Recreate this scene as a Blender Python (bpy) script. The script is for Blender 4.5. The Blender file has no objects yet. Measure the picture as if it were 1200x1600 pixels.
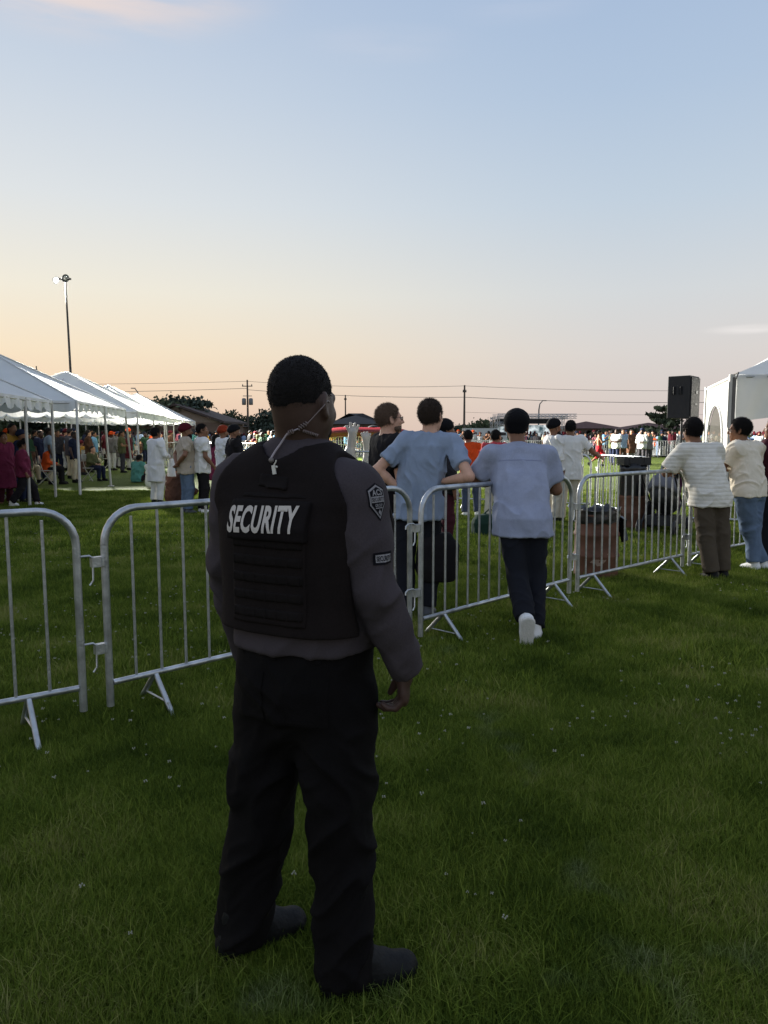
import bpy, bmesh, math, random, time
import numpy as np
from mathutils import Vector, Matrix
from mathutils.bvhtree import BVHTree
T0 = time.time()
random.seed(7)
RNG = np.random.default_rng(11)
scene = bpy.context.scene
COL = scene.collection

# ------------------------------------------------------------------ camera
CAM_H = 1.58
PITCH = math.atan(122 / 1200.0)
cam_data = bpy.data.cameras.new('camera')
cam = bpy.data.objects.new('camera', cam_data)
COL.objects.link(cam)
cam.location = (0, 0, CAM_H)
cam.rotation_euler = (math.radians(90) - PITCH, 0, 0)
cam_data.sensor_fit = 'VERTICAL'
cam_data.sensor_height = 36
cam_data.sensor_width = 27
cam_data.lens = 27
cam_data.clip_start = 0.05
cam_data.clip_end = 3000
scene.camera = cam

# ------------------------------------------------------------------ dusk sky
SUN_AZ = math.radians(-42)          # measured from +Y, negative = to the left
SUN_EL = math.radians(1.5)
sun_dir = Vector((math.sin(SUN_AZ) * math.cos(SUN_EL), math.cos(SUN_AZ) * math.cos(SUN_EL), math.sin(SUN_EL)))
world = bpy.data.worlds.new('World')
scene.world = world
world.use_nodes = True


def srgb(r, g, b):
    f = lambda c: (c / 255 / 12.92) if c <= 10 else ((c / 255 + 0.055) / 1.055) ** 2.4
    return (f(r), f(g), f(b), 1.0)


def build_world():
    nt = world.node_tree
    nt.nodes.clear()
    N = lambda t: nt.nodes.new(t)
    L = nt.links.new
    out = N('ShaderNodeOutputWorld')
    bg = N('ShaderNodeBackground')
    L(bg.outputs[0], out.inputs[0])
    tc = N('ShaderNodeTexCoord')
    sep = N('ShaderNodeSeparateXYZ')
    L(tc.outputs['Generated'], sep.inputs[0])

    def ramp(stops):
        r = N('ShaderNodeValToRGB')
        els = r.color_ramp.elements
        while len(els) < len(stops):
            els.new(0.5)
        for e, (p, c) in zip(els, stops):
            e.position = p
            e.color = srgb(*c)
        L(sep.outputs['Z'], r.inputs[0])
        return r
    warm = ramp([(0.0, (226, 193, 170)), (0.05, (237, 210, 181)), (0.10, (240, 222, 194)), (0.17, (235, 229, 213)),
                 (0.27, (218, 222, 224)), (0.38, (200, 210, 222)), (0.50, (180, 195, 217)), (1.0, (150, 160, 184))])
    cool = ramp([(0.0, (206, 192, 187)), (0.05, (211, 201, 196)), (0.10, (212, 207, 204)), (0.17, (206, 210, 213)),
                 (0.27, (189, 203, 217)), (0.38, (173, 192, 215)), (0.50, (161, 182, 211)), (1.0, (150, 162, 187))])
    dot = N('ShaderNodeVectorMath')
    dot.operation = 'DOT_PRODUCT'
    L(tc.outputs['Generated'], dot.inputs[0])
    dot.inputs[1].default_value = (math.sin(SUN_AZ), math.cos(SUN_AZ), 0)
    mr = N('ShaderNodeMapRange')
    mr.interpolation_type = 'SMOOTHSTEP'
    mr.inputs['From Min'].default_value = 0.46
    mr.inputs['From Max'].default_value = 1.0
    L(dot.outputs['Value'], mr.inputs['Value'])
    mix = N('ShaderNodeMixRGB')
    L(mr.outputs[0], mix.inputs[0])
    L(cool.outputs[0], mix.inputs[1])
    L(warm.outputs[0], mix.inputs[2])
    # thin high clouds: noise drawn out along the wind, gathered in a few banks of the sky
    mp = N('ShaderNodeMapping')
    mp.inputs['Rotation'].default_value = (0.0, 0.12, 0.0)
    mp.inputs['Scale'].default_value = (2.2, 2.2, 15)
    L(tc.outputs['Generated'], mp.inputs[0])
    nz = N('ShaderNodeTexNoise')
    nz.inputs['Scale'].default_value = 2.0
    nz.inputs['Detail'].default_value = 6
    nz.inputs['Roughness'].default_value = 0.55
    L(mp.outputs[0], nz.inputs['Vector'])
    last = mix.outputs[0]

    def bank(az, el, w, h, gain, colr):
        nonlocal last
        a, e = math.radians(az), math.radians(el)
        ctr = Vector((math.sin(a) * math.cos(e), math.cos(a) * math.cos(e), math.sin(e)))
        rt = Vector((math.cos(a), -math.sin(a), 0))
        sb = N('ShaderNodeVectorMath'); sb.operation = 'SUBTRACT'
        L(tc.outputs['Generated'], sb.inputs[0]); sb.inputs[1].default_value = ctr
        d1 = N('ShaderNodeVectorMath'); d1.operation = 'DOT_PRODUCT'
        L(sb.outputs[0], d1.inputs[0]); d1.inputs[1].default_value = rt / math.radians(w)
        sz = N('ShaderNodeSeparateXYZ'); L(sb.outputs[0], sz.inputs[0])
        zz = N('ShaderNodeMath'); zz.operation = 'DIVIDE'
        L(sz.outputs['Z'], zz.inputs[0]); zz.inputs[1].default_value = math.radians(h)
        cb = N('ShaderNodeCombineXYZ')
        L(d1.outputs['Value'], cb.inputs[0]); L(zz.outputs[0], cb.inputs[1])
        ln = N('ShaderNodeVectorMath'); ln.operation = 'LENGTH'
        L(cb.outputs[0], ln.inputs[0])
        m1 = N('ShaderNodeMapRange'); m1.interpolation_type = 'SMOOTHSTEP'
        m1.inputs['From Min'].default_value = 1.0
        m1.inputs['From Max'].default_value = 0.15
        L(ln.outputs['Value'], m1.inputs['Value'])
        m2 = N('ShaderNodeMapRange'); m2.interpolation_type = 'SMOOTHSTEP'
        m2.inputs['From Min'].default_value = 0.32
        m2.inputs['From Max'].default_value = 0.68
        L(nz.outputs['Fac'], m2.inputs['Value'])
        mu = N('ShaderNodeMath'); mu.operation = 'MULTIPLY'
        L(m1.outputs[0], mu.inputs[0]); L(m2.outputs[0], mu.inputs[1])
        mg = N('ShaderNodeMath'); mg.operation = 'MULTIPLY'
        L(mu.outputs[0], mg.inputs[0]); mg.inputs[1].default_value = gain
        mx = N('ShaderNodeMixRGB')
        L(mg.outputs[0], mx.inputs[0]); L(last, mx.inputs[1])
        mx.inputs[2].default_value = srgb(*colr)
        last = mx.outputs[0]
    bank(-21.5, 28.6, 15, 4.6, 1.1, (232, 214, 206))
    bank(0, 25.5, 7, 1.3, 0.25, (205, 208, 220))
    bank(10, 27.5, 6, 1.6, 0.22, (200, 206, 222))
    bank(25.0, 6.9, 3.4, 0.42, 1.5, (226, 222, 220))
    bank(-70, 24, 22, 4.0, 0.6, (226, 208, 200))
    bank(80, 30, 25, 5.0, 0.4, (200, 206, 220))
    sky = N('ShaderNodeTexSky')
    sky.sky_type = 'NISHITA'
    sky.sun_disc = False
    sky.sun_elevation = SUN_EL
    sky.sun_rotation = SUN_AZ
    sk = N('ShaderNodeMixRGB'); sk.blend_type = 'ADD'
    sk.inputs[0].default_value = 0.004
    L(last, sk.inputs[1]); L(sky.outputs[0], sk.inputs[2])
    L(sk.outputs[0], bg.inputs[0])
    bg.inputs[1].default_value = SKY_STRENGTH


SKY_STRENGTH = 0.945
build_world()
sun_data = bpy.data.lights.new('sun', 'SUN')
sun_data.energy = 0.25
sun_data.color = (1.0, 0.62, 0.36)
sun_data.angle = math.radians(30)
sun = bpy.data.objects.new('sun', sun_data)
COL.objects.link(sun)
sun.rotation_euler = (-sun_dir).to_track_quat('-Z', 'Y').to_euler()

vs = scene.view_settings
vs.view_transform = 'Standard'
vs.look = 'None'
vs.gamma = 1
vs.exposure = 0.16
vs.use_curve_mapping = False
scene.cycles.max_bounces = 6
scene.cycles.transparent_max_bounces = 8

# ------------------------------------------------------------------ placing by the camera's geometry
SP, CP = math.sin(PITCH), math.cos(PITCH)


def ray(px, py):
    x = (px - 600) / 1200.0
    y = -(py - 800) / 1200.0
    return Vector((x, CP + y * SP, -SP + y * CP))


def W(px, py, d):
    """world point seen at the photograph's pixel, at distance d along +Y"""
    r = ray(px, py)
    return Vector((r.x / r.y * d, d, CAM_H + r.z / r.y * d))


def G(px, py):
    """ground point seen at the pixel"""
    r = ray(px, py)
    t = -CAM_H / r.z
    return Vector((r.x * t, r.y * t, 0))


def GZ(px, py, z):
    """ground point straight below what is seen at the pixel at height z"""
    p = G(px, py) * ((CAM_H - z) / CAM_H)
    return p


# ------------------------------------------------------------------ objects
def tag(o, label=None, cat=None, group=None, kind=None):
    if label: o['label'] = label
    if cat: o['category'] = cat
    if group: o['group'] = group
    if kind: o['kind'] = kind
    return o


def empty(name, loc=(0, 0, 0), rz=0, label=None, cat=None, group=None):
    o = bpy.data.objects.new(name, None)
    COL.objects.link(o)
    o.location = loc
    o.rotation_euler = (0, 0, rz)
    o.empty_display_size = 0.1
    return tag(o, label, cat, group)


def link(name, mesh, parent=None, mats=None):
    o = bpy.data.objects.new(name, mesh)
    COL.objects.link(o)
    if parent is not None:
        o.parent = parent
    if mats is not None:
        mats = mats if isinstance(mats, (list, tuple)) else [mats]
        if len(mesh.materials) == 0:
            for m in mats:
                mesh.materials.append(m)
        else:
            for i, m in enumerate(mats):
                if mesh.materials[i] is not m:
                    o.material_slots[i].link = 'OBJECT'
                    o.material_slots[i].material = m
    return o


def copy_tree(o, parent=None):
    c = o.copy()
    COL.objects.link(c)
    if parent is not None:
        c.parent = parent
    for ch in list(o.children):
        copy_tree(ch, c)
    return c


class MB:
    """collects simple solids into one mesh"""
    def __init__(self):
        self.v, self.f, self.m, self.s = [], [], [], []

    def add(self, vs, fs, mat=0, smooth=False):
        b = len(self.v)
        self.v.extend([tuple(p) for p in vs])
        for f in fs:
            self.f.append([b + i for i in f])
            self.m.append(mat)
            self.s.append(smooth)

    def box(self, c, size, rot=None, mat=0, taper=1.0):
        sx, sy, sz = size[0] / 2, size[1] / 2, size[2] / 2
        p = []
        for z in (-1, 1):
            t = taper if z > 0 else 1.0
            for x, y in ((-1, -1), (1, -1), (1, 1), (-1, 1)):
                q = Vector((x * sx * t, y * sy * t, z * sz))
                if rot is not None:
                    q = rot @ q
                p.append(q + Vector(c))
        self.add(p, [(3, 2, 1, 0), (4, 5, 6, 7), (0, 1, 5, 4), (1, 2, 6, 5), (2, 3, 7, 6), (3, 0, 4, 7)], mat)

    def tube(self, pts, r, n=8, mat=0, caps=True, flat=None):
        pts = [Vector(p) for p in pts]
        rs = r if isinstance(r, (list, tuple)) else [r] * len(pts)
        up = None
        rings = []
        for i, p in enumerate(pts):
            if i == 0: t = pts[1] - p
            elif i == len(pts) - 1: t = p - pts[i - 1]
            else: t = (pts[i + 1] - p).normalized() + (p - pts[i - 1]).normalized()
            t = t.normalized()
            if up is None:
                up = t.orthogonal().normalized()
            else:
                up = (up - t * up.dot(t))
                up = up.normalized() if up.length > 1e-6 else t.orthogonal().normalized()
            sd = t.cross(up)
            rings.append([p + (up * math.cos(a) + sd * math.sin(a)) * rs[i] for a in [2 * math.pi * k / n for k in range(n)]])
        vs = [q for rg in rings for q in rg]
        fs = []
        for i in range(len(pts) - 1):
            for k in range(n):
                fs.append((i * n + k, i * n + (k + 1) % n, (i + 1) * n + (k + 1) % n, (i + 1) * n + k))
        self.add(vs, fs, mat, True)
        if caps:
            self.add(rings[0], [tuple(reversed(range(n)))], mat)
            self.add(rings[-1], [tuple(range(n))], mat)

    def lathe(self, prof, n=24, mat=0, c=(0, 0, 0), smooth=True):
        c = Vector(c)
        vs = []
        for r, z in prof:
            for k in range(n):
                a = 2 * math.pi * k / n
                vs.append(c + Vector((r * math.cos(a), r * math.sin(a), z)))
        fs = []
        for i in range(len(prof) - 1):
            for k in range(n):
                fs.append((i * n + k, i * n + (k + 1) % n, (i + 1) * n + (k + 1) % n, (i + 1) * n + k))
        self.add(vs, fs, mat, smooth)

    def sphere(self, c, r, n=10, mat=0, sc=(1, 1, 1)):
        prof = [(max(1e-4, math.sin(math.pi * i / n)) * r, -math.cos(math.pi * i / n) * r) for i in range(n + 1)]
        b = len(self.v)
        self.lathe(prof, n + 4, mat)
        for i in range(b, len(self.v)):
            x, y, z = self.v[i]
            self.v[i] = (x * sc[0] + c[0], y * sc[1] + c[1], z * sc[2] + c[2])

    def prism(self, poly, z0, z1, mat=0):
        n = len(poly)
        vs = [(x, y, z0) for x, y in poly] + [(x, y, z1) for x, y in poly]
        fs = [tuple(reversed(range(n))), tuple(range(n, 2 * n))]
        for i in range(n):
            j = (i + 1) % n
            fs.append((i, j, n + j, n + i))
        self.add(vs, fs, mat)

    def mesh(self, name):
        me = bpy.data.meshes.new(name)
        me.from_pydata(self.v, [], self.f)
        me.polygons.foreach_set('material_index', self.m)
        me.polygons.foreach_set('use_smooth', self.s)
        me.update()
        return me

    def build(self, name, mats, parent=None):
        return link(name, self.mesh(name), parent, mats)


def np_mesh(name, V, F, smooth=True):
    """mesh from numpy arrays: V (n,3), F (m,k)"""
    me = bpy.data.meshes.new(name)
    n, (m, k) = len(V), F.shape
    me.vertices.add(n)
    me.vertices.foreach_set('co', np.ascontiguousarray(V, dtype=np.float32).ravel())
    me.loops.add(m * k)
    me.loops.foreach_set('vertex_index', np.ascontiguousarray(F, dtype=np.int32).ravel())
    me.polygons.add(m)
    me.polygons.foreach_set('loop_start', np.arange(0, m * k, k, dtype=np.int32))
    try:
        me.polygons.foreach_set('loop_total', np.full(m, k, dtype=np.int32))
    except Exception:
        pass
    me.polygons.foreach_set('use_smooth', np.full(m, smooth, dtype=bool))
    me.update(calc_edges=True)
    return me


# ------------------------------------------------------------------ materials
MATS = {}


def new_mat(name):
    m = bpy.data.materials.new(name)
    m.use_nodes = True
    nt = m.node_tree
    return m, nt, nt.nodes['Principled BSDF']


def mat(name, rgb, rough=0.6, metal=0.0, var=0.12, scale=6.0, bump=0.0, bscale=60.0, spec=0.5, trans=0.0):
    """procedural surface: base colour with noise variation, optional fine relief. rgb in sRGB 0-255"""
    if name in MATS:
        return MATS[name]
    m, nt, p = new_mat(name)
    c = srgb(*rgb)
    tc = nt.nodes.new('ShaderNodeTexCoord')
    nz = nt.nodes.new('ShaderNodeTexNoise')
    nz.inputs['Scale'].default_value = scale
    nz.inputs['Detail'].default_value = 5
    nt.links.new(tc.outputs['Object'], nz.inputs['Vector'])
    cr = nt.nodes.new('ShaderNodeValToRGB')
    cr.color_ramp.elements[0].position = 0.3
    cr.color_ramp.elements[1].position = 0.72
    cr.color_ramp.elements[0].color = tuple(x * (1 - var) for x in c[:3]) + (1,)
    cr.color_ramp.elements[1].color = tuple(min(1, x * (1 + var)) for x in c[:3]) + (1,)
    nt.links.new(nz.outputs['Fac'], cr.inputs[0])
    nt.links.new(cr.outputs[0], p.inputs['Base Color'])
    p.inputs['Roughness'].default_value = rough
    p.inputs['Metallic'].default_value = metal
    p.inputs['Specular IOR Level'].default_value = spec
    if bump > 0:
        n2 = nt.nodes.new('ShaderNodeTexNoise')
        n2.inputs['Scale'].default_value = bscale
        n2.inputs['Detail'].default_value = 4
        nt.links.new(tc.outputs['Object'], n2.inputs['Vector'])
        b = nt.nodes.new('ShaderNodeBump')
        b.inputs['Strength'].default_value = bump
        b.inputs['Distance'].default_value = 0.01
        nt.links.new(n2.outputs['Fac'], b.inputs['Height'])
        nt.links.new(b.outputs[0], p.inputs['Normal'])
    if trans > 0:
        out = nt.nodes['Material Output']
        tr = nt.nodes.new('ShaderNodeBsdfTranslucent')
        nt.links.new(cr.outputs[0], tr.inputs[0])
        mx = nt.nodes.new('ShaderNodeMixShader')
        mx.inputs[0].default_value = trans
        nt.links.new(p.outputs[0], mx.inputs[1])
        nt.links.new(tr.outputs[0], mx.inputs[2])
        nt.links.new(mx.outputs[0], out.inputs[0])
    MATS[name] = m
    return m


def cloth(name, rgb, rough=0.9, var=0.10, weave=700.0, bump=0.45, spec=0.15, stripes=0.0):
    if name in MATS:
        return MATS[name]
    m, nt, p = new_mat(name)
    c = srgb(*rgb)
    N, L = nt.nodes.new, nt.links.new
    tc = N('ShaderNodeTexCoord')
    nz = N('ShaderNodeTexNoise'); nz.inputs['Scale'].default_value = 9; nz.inputs['Detail'].default_value = 6
    L(tc.outputs['Object'], nz.inputs['Vector'])
    fine = N('ShaderNodeTexNoise'); fine.inputs['Scale'].default_value = 230; fine.inputs['Detail'].default_value = 2
    L(tc.outputs['Object'], fine.inputs['Vector'])
    ad = N('ShaderNodeMath'); ad.operation = 'ADD'
    L(nz.outputs['Fac'], ad.inputs[0]); L(fine.outputs['Fac'], ad.inputs[1])
    cr = N('ShaderNodeValToRGB')
    cr.color_ramp.elements[0].position = 0.36
    cr.color_ramp.elements[1].position = 0.64
    cr.color_ramp.elements[0].color = tuple(x * (1 - var) for x in c[:3]) + (1,)
    cr.color_ramp.elements[1].color = tuple(min(1, x * (1 + var)) for x in c[:3]) + (1,)
    hf = N('ShaderNodeMath'); hf.operation = 'MULTIPLY'; hf.inputs[1].default_value = 0.5
    L(ad.outputs[0], hf.inputs[0]); L(hf.outputs[0], cr.inputs[0])
    colr = cr.outputs[0]
    b = N('ShaderNodeBump'); b.inputs['Strength'].default_value = bump; b.inputs['Distance'].default_value = 0.004
    n3 = N('ShaderNodeTexNoise'); n3.inputs['Scale'].default_value = 42; n3.inputs['Detail'].default_value = 8
    n3.inputs['Roughness'].default_value = 0.7
    L(tc.outputs['Object'], n3.inputs['Vector'])
    hgt = n3.outputs['Fac']
    if stripes > 0:
        wv = N('ShaderNodeTexWave'); wv.wave_type = 'BANDS'; wv.bands_direction = 'Z'
        wv.inputs['Scale'].default_value = stripes; wv.inputs['Distortion'].default_value = 1.2
        wv.inputs['Detail'].default_value = 1
        L(tc.outputs['Object'], wv.inputs['Vector'])
        mx = N('ShaderNodeMixRGB'); mx.blend_type = 'MULTIPLY'
        r2 = N('ShaderNodeValToRGB')
        r2.color_ramp.elements[0].position = 0.05; r2.color_ramp.elements[0].color = (0.86, 0.85, 0.83, 1)
        r2.color_ramp.elements[1].position = 0.32; r2.color_ramp.elements[1].color = (1, 1, 1, 1)
        L(wv.outputs['Fac'], r2.inputs[0])
        mx.inputs[0].default_value = 1
        L(colr, mx.inputs[1]); L(r2.outputs[0], mx.inputs[2])
        colr = mx.outputs[0]
        am = N('ShaderNodeMath'); am.operation = 'ADD'
        L(hgt, am.inputs[0]); L(wv.outputs['Fac'], am.inputs[1]); hgt = am.outputs[0]
    L(hgt, b.inputs['Height']); L(b.outputs[0], p.inputs['Normal'])
    L(colr, p.inputs['Base Color'])
    p.inputs['Roughness'].default_value = rough
    p.inputs['Specular IOR Level'].default_value = spec
    p.inputs['Sheen Weight'].default_value = 0.0
    MATS[name] = m
    return m


def emit(name, rgb, strength):
    if name in MATS:
        return MATS[name]
    m, nt, p = new_mat(name)
    p.inputs['Base Color'].default_value = (0.8, 0.8, 0.8, 1)
    p.inputs['Emission Color'].default_value = srgb(*rgb)
    p.inputs['Emission Strength'].default_value = strength
    MATS[name] = m
    return m


# ------------------------------------------------------------------ implicit surfaces for people and cloth
def vnoise(P, seed=0):
    P = np.asarray(P, dtype=np.float64)
    I = np.floor(P).astype(np.int64)
    Fr = P - I
    U = Fr * Fr * (3 - 2 * Fr)
    out = np.zeros(len(P))
    for dx in (0, 1):
        for dy in (0, 1):
            for dz in (0, 1):
                h = ((I[:, 0] + dx) * 73856093) ^ ((I[:, 1] + dy) * 19349663) ^ ((I[:, 2] + dz) * 83492791) ^ (seed * 2654435761 & 0xffffffff)
                h = (h ^ (h >> 13)) * 1274126177 & 0xffffffff
                h = (h ^ (h >> 16)) & 0xffff
                w = (U[:, 0] if dx else 1 - U[:, 0]) * (U[:, 1] if dy else 1 - U[:, 1]) * (U[:, 2] if dz else 1 - U[:, 2])
                out += w * (h / 65535.0)
    return out


class Sdf:
    def __init__(self, lo, hi, h):
        self.h = h
        self.lo = np.array(lo, dtype=np.float64)
        self.n = np.maximum(4, np.ceil((np.array(hi) - self.lo) / h).astype(int) + 1)
        self.ax = [self.lo[i] + h * np.arange(self.n[i]) for i in range(3)]
        self.d = np.full(self.n, 0.3, dtype=np.float32)

    def sl(self, lo, hi):
        out = []
        for i in range(3):
            a = int(max(0, math.floor((lo[i] - self.lo[i]) / self.h)))
            b = int(min(self.n[i], math.ceil((hi[i] - self.lo[i]) / self.h) + 1))
            if b <= a:
                return None
            out.append(slice(a, b))
        return tuple(out)

    def xyz(self, s):
        return (self.ax[0][s[0]][:, None, None], self.ax[1][s[1]][None, :, None], self.ax[2][s[2]][None, None, :])

    def put(self, s, dn, k=0.0, mode='u'):
        a = self.d[s]
        if mode == 's':                       # smooth subtraction
            if k > 0:
                hh = np.maximum(k - np.abs(a + dn), 0) / k
                self.d[s] = np.maximum(a, -dn) + hh * hh * k * 0.25
            else:
                self.d[s] = np.maximum(a, -dn)
            return
        if k > 0:
            hh = np.maximum(k - np.abs(a - dn), 0) / k
            self.d[s] = np.minimum(a, dn) - hh * hh * k * 0.25
        else:
            self.d[s] = np.minimum(a, dn)

    def cone(self, a, b, ra, rb, k=0.0, flat=None, cut=None, cut0=None, mode='u'):
        a, b = np.array(a, float), np.array(b, float)
        m = max(ra, rb) + k + 3 * self.h
        if flat is not None and flat[1] > 1: m = m * flat[1]
        s = self.sl(np.minimum(a, b) - m, np.maximum(a, b) + m)
        if s is None: return
        X, Y, Z = self.xyz(s)
        ab = b - a
        L2 = max(1e-9, float(ab @ ab))
        t = ((X - a[0]) * ab[0] + (Y - a[1]) * ab[1] + (Z - a[2]) * ab[2]) / L2
        tc = np.clip(t, 0, 1)
        qx, qy, qz = X - a[0] - tc * ab[0], Y - a[1] - tc * ab[1], Z - a[2] - tc * ab[2]
        if flat is not None:
            n, f = np.array(flat[0], float), flat[1]
            n = n / np.linalg.norm(n)
            dn = (qx * n[0] + qy * n[1] + qz * n[2]) * (1 / f - 1)
            qx, qy, qz = qx + dn * n[0], qy + dn * n[1], qz + dn * n[2]
        d = np.sqrt(qx * qx + qy * qy + qz * qz) - (ra + (rb - ra) * tc)
        if cut is not None:
            d = np.maximum(d, (t - cut) * math.sqrt(L2))
        if cut0 is not None:
            d = np.maximum(d, (cut0 - t) * math.sqrt(L2))
        self.put(s, d, k, mode)

    def ell(self, c, r, k=0.0, R=None, mode='u', plane=None):
        c, r = np.array(c, float), np.array(r, float)
        m = r.max() + k + 3 * self.h
        s = self.sl(c - m, c + m)
        if s is None: return
        X, Y, Z = self.xyz(s)
        x, y, z = np.broadcast_arrays(X - c[0], Y - c[1], Z - c[2])
        if R is not None:
            x, y, z = (R[0][0] * x + R[1][0] * y + R[2][0] * z, R[0][1] * x + R[1][1] * y + R[2][1] * z, R[0][2] * x + R[1][2] * y + R[2][2] * z)
        k0 = np.sqrt((x / r[0]) ** 2 + (y / r[1]) ** 2 + (z / r[2]) ** 2)
        k1 = np.sqrt((x / r[0] ** 2) ** 2 + (y / r[1] ** 2) ** 2 + (z / r[2] ** 2) ** 2) + 1e-9
        d = k0 * (k0 - 1) / k1
        if plane is not None:
            for (n, off) in plane:
                d = np.maximum(d, off - (n[0] * x + n[1] * y + n[2] * z))
        self.put(s, d, k, mode)

    def loft(self, secs, k=0.0, n=2.4, yaw=0.0, zlo=None, zhi=None, mode='u'):
        """secs: (z, cx, cy, rx, ry) rising in z"""
        secs = sorted(secs)
        S = np.array(secs, float)
        m = max(S[:, 3].max(), S[:, 4].max()) + k + 3 * self.h
        lo = np.array([S[:, 1].min() - m, S[:, 2].min() - m, S[0, 0] - k - 3 * self.h])
        hi = np.array([S[:, 1].max() + m, S[:, 2].max() + m, S[-1, 0] + k + 3 * self.h])
        s = self.sl(lo, hi)
        if s is None: return
        X, Y, Z = self.xyz(s)
        z1 = Z.ravel()
        # smooth interpolation of the sections
        def itp(col):
            return np.interp(z1, S[:, 0], S[:, col])[None, None, :]
        cx, cy, rx, ry = itp(1), itp(2), itp(3), itp(4)
        x, y = X - cx, Y - cy
        if yaw:
            c_, s_ = math.cos(-yaw), math.sin(-yaw)
            x, y = x * c_ - y * s_, x * s_ + y * c_
        f = ((np.abs(x) / rx) ** n + (np.abs(y) / ry) ** n) ** (1.0 / n)
        d = (f - 1) * np.minimum(rx, ry)
        d = np.maximum(d, (S[0, 0] if zlo is None else zlo) - Z)
        d = np.maximum(d, Z - (S[-1, 0] if zhi is None else zhi))
        self.put(s, d, k, mode)

    def clip(self, n, off):
        """keep where n.p <= off"""
        X, Y, Z = self.ax[0][:, None, None], self.ax[1][None, :, None], self.ax[2][None, None, :]
        self.d = np.maximum(self.d, (n[0] * X + n[1] * Y + n[2] * Z - off)).astype(np.float32)

    def surface(self, relax=1):
        """surface nets: returns V, F (quads), N"""
        d = self.d
        d[0], d[-1], d[:, 0], d[:, -1], d[:, :, 0], d[:, :, -1] = 1, 1, 1, 1, 1, 1
        ins = d < 0
        nx, ny, nz = d.shape
        cnt = np.zeros((nx - 1, ny - 1, nz - 1), dtype=np.int8)
        for i in (0, 1):
            for j in (0, 1):
                for k in (0, 1):
                    cnt += ins[i:nx - 1 + i, j:ny - 1 + j, k:nz - 1 + k]
        act = np.argwhere((cnt > 0) & (cnt < 8))
        idx = np.full(cnt.shape, -1, dtype=np.int64)
        idx[act[:, 0], act[:, 1], act[:, 2]] = np.arange(len(act))
        acc = np.zeros((len(act), 3)); num = np.zeros(len(act))
        cor = [(i, j, k) for i in (0, 1) for j in (0, 1) for k in (0, 1)]
        vals = {c: d[act[:, 0] + c[0], act[:, 1] + c[1], act[:, 2] + c[2]].astype(np.float64) for c in cor}
        for c in cor:
            for a in range(3):
                if c[a] == 0:
                    e = list(c); e[a] = 1; e = tuple(e)
                    va, vb = vals[c], vals[e]
                    m = (va < 0) != (vb < 0)
                    t = np.where(m, va / (va - vb + 1e-12), 0)
                    p = np.zeros((len(act), 3)) + np.array(c, float)
                    p[:, a] += t
                    acc[m] += p[m]; num[m] += 1
        V = self.lo + self.h * (act + acc / np.maximum(num, 1)[:, None])
        quads = []
        for a in range(3):
            b, c = (a + 1) % 3, (a + 2) % 3
            s0 = [slice(None)] * 3; s1 = [slice(None)] * 3
            s0[a] = slice(0, -1); s1[a] = slice(1, None)
            m = ins[tuple(s0)] != ins[tuple(s1)]
            e = np.argwhere(m)
            e = e[(e[:, b] > 0) & (e[:, c] > 0)]
            fl = ins[e[:, 0], e[:, 1], e[:, 2]]
            def ci(db, dc):
                q = e.copy(); q[:, b] -= db; q[:, c] -= dc
                return idx[q[:, 0], q[:, 1], q[:, 2]]
            q = np.stack([ci(0, 0), ci(1, 0), ci(1, 1), ci(0, 1)], 1)
            q[~fl] = q[~fl][:, ::-1]
            quads.append(q)
        F = np.concatenate(quads)
        F = F[(F >= 0).all(1)]
        for _ in range(relax):
            A = np.zeros_like(V); c = np.zeros(len(V))
            for i in range(4):
                j = (i + 1) % 4
                np.add.at(A, F[:, i], V[F[:, j]]); np.add.at(c, F[:, i], 1)
                np.add.at(A, F[:, j], V[F[:, i]]); np.add.at(c, F[:, j], 1)
            V = V * 0.5 + 0.5 * A / np.maximum(c, 1)[:, None]
        return V, F

    def built(self, name, disp=None, relax=2):
        V, F = self.surface(relax)
        if disp is not None:
            fn = np.cross(V[F[:, 2]] - V[F[:, 0]], V[F[:, 3]] - V[F[:, 1]])
            Nn = np.zeros_like(V)
            for i in range(4):
                np.add.at(Nn, F[:, i], fn)
            Nn /= (np.linalg.norm(Nn, axis=1)[:, None] + 1e-12)
            V = V + Nn * disp(V)[:, None]
        return np_mesh(name, V, F)


def folds(amp, f=(7, 7, 12), seed=0, spots=(), tilt=0.0, warp=1.0):
    """cloth relief: patches of soft creases running two ways, stronger near the given (centre, radius, amp) spots"""
    def fn(V):
        Wp = V + 0.06 * warp * np.stack([vnoise(V * 5, seed + 1), vnoise(V * 5, seed + 2), vnoise(V * 5, seed + 3)], 1)
        msk = np.clip((vnoise(V * 4.2, seed + 11) - .38) / .24, 0, 1)
        out = 0
        for sg, m_ in ((1, msk), (-1, 1 - msk)):
            Q = Wp * np.array(f)
            Q[:, 2] += sg * tilt * (Wp[:, 0] + .6 * Wp[:, 1]) * f[2]
            n = vnoise(Q + 13 * (sg + 1), seed)
            r = (1 - np.abs(2 * n - 1)) ** 3
            n2 = vnoise(Q * 2.3 + 7, seed + 5)
            r2 = (1 - np.abs(2 * n2 - 1)) ** 2
            out = out + m_ * ((r - .35) + .22 * (r2 - .4))
        a = np.full(len(V), amp)
        for (c, rad, am) in spots:
            dd = np.linalg.norm(V - np.array(c), axis=1)
            a = a + am * np.exp(-(dd / rad) ** 2)
        return a * out
    return fn

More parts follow.
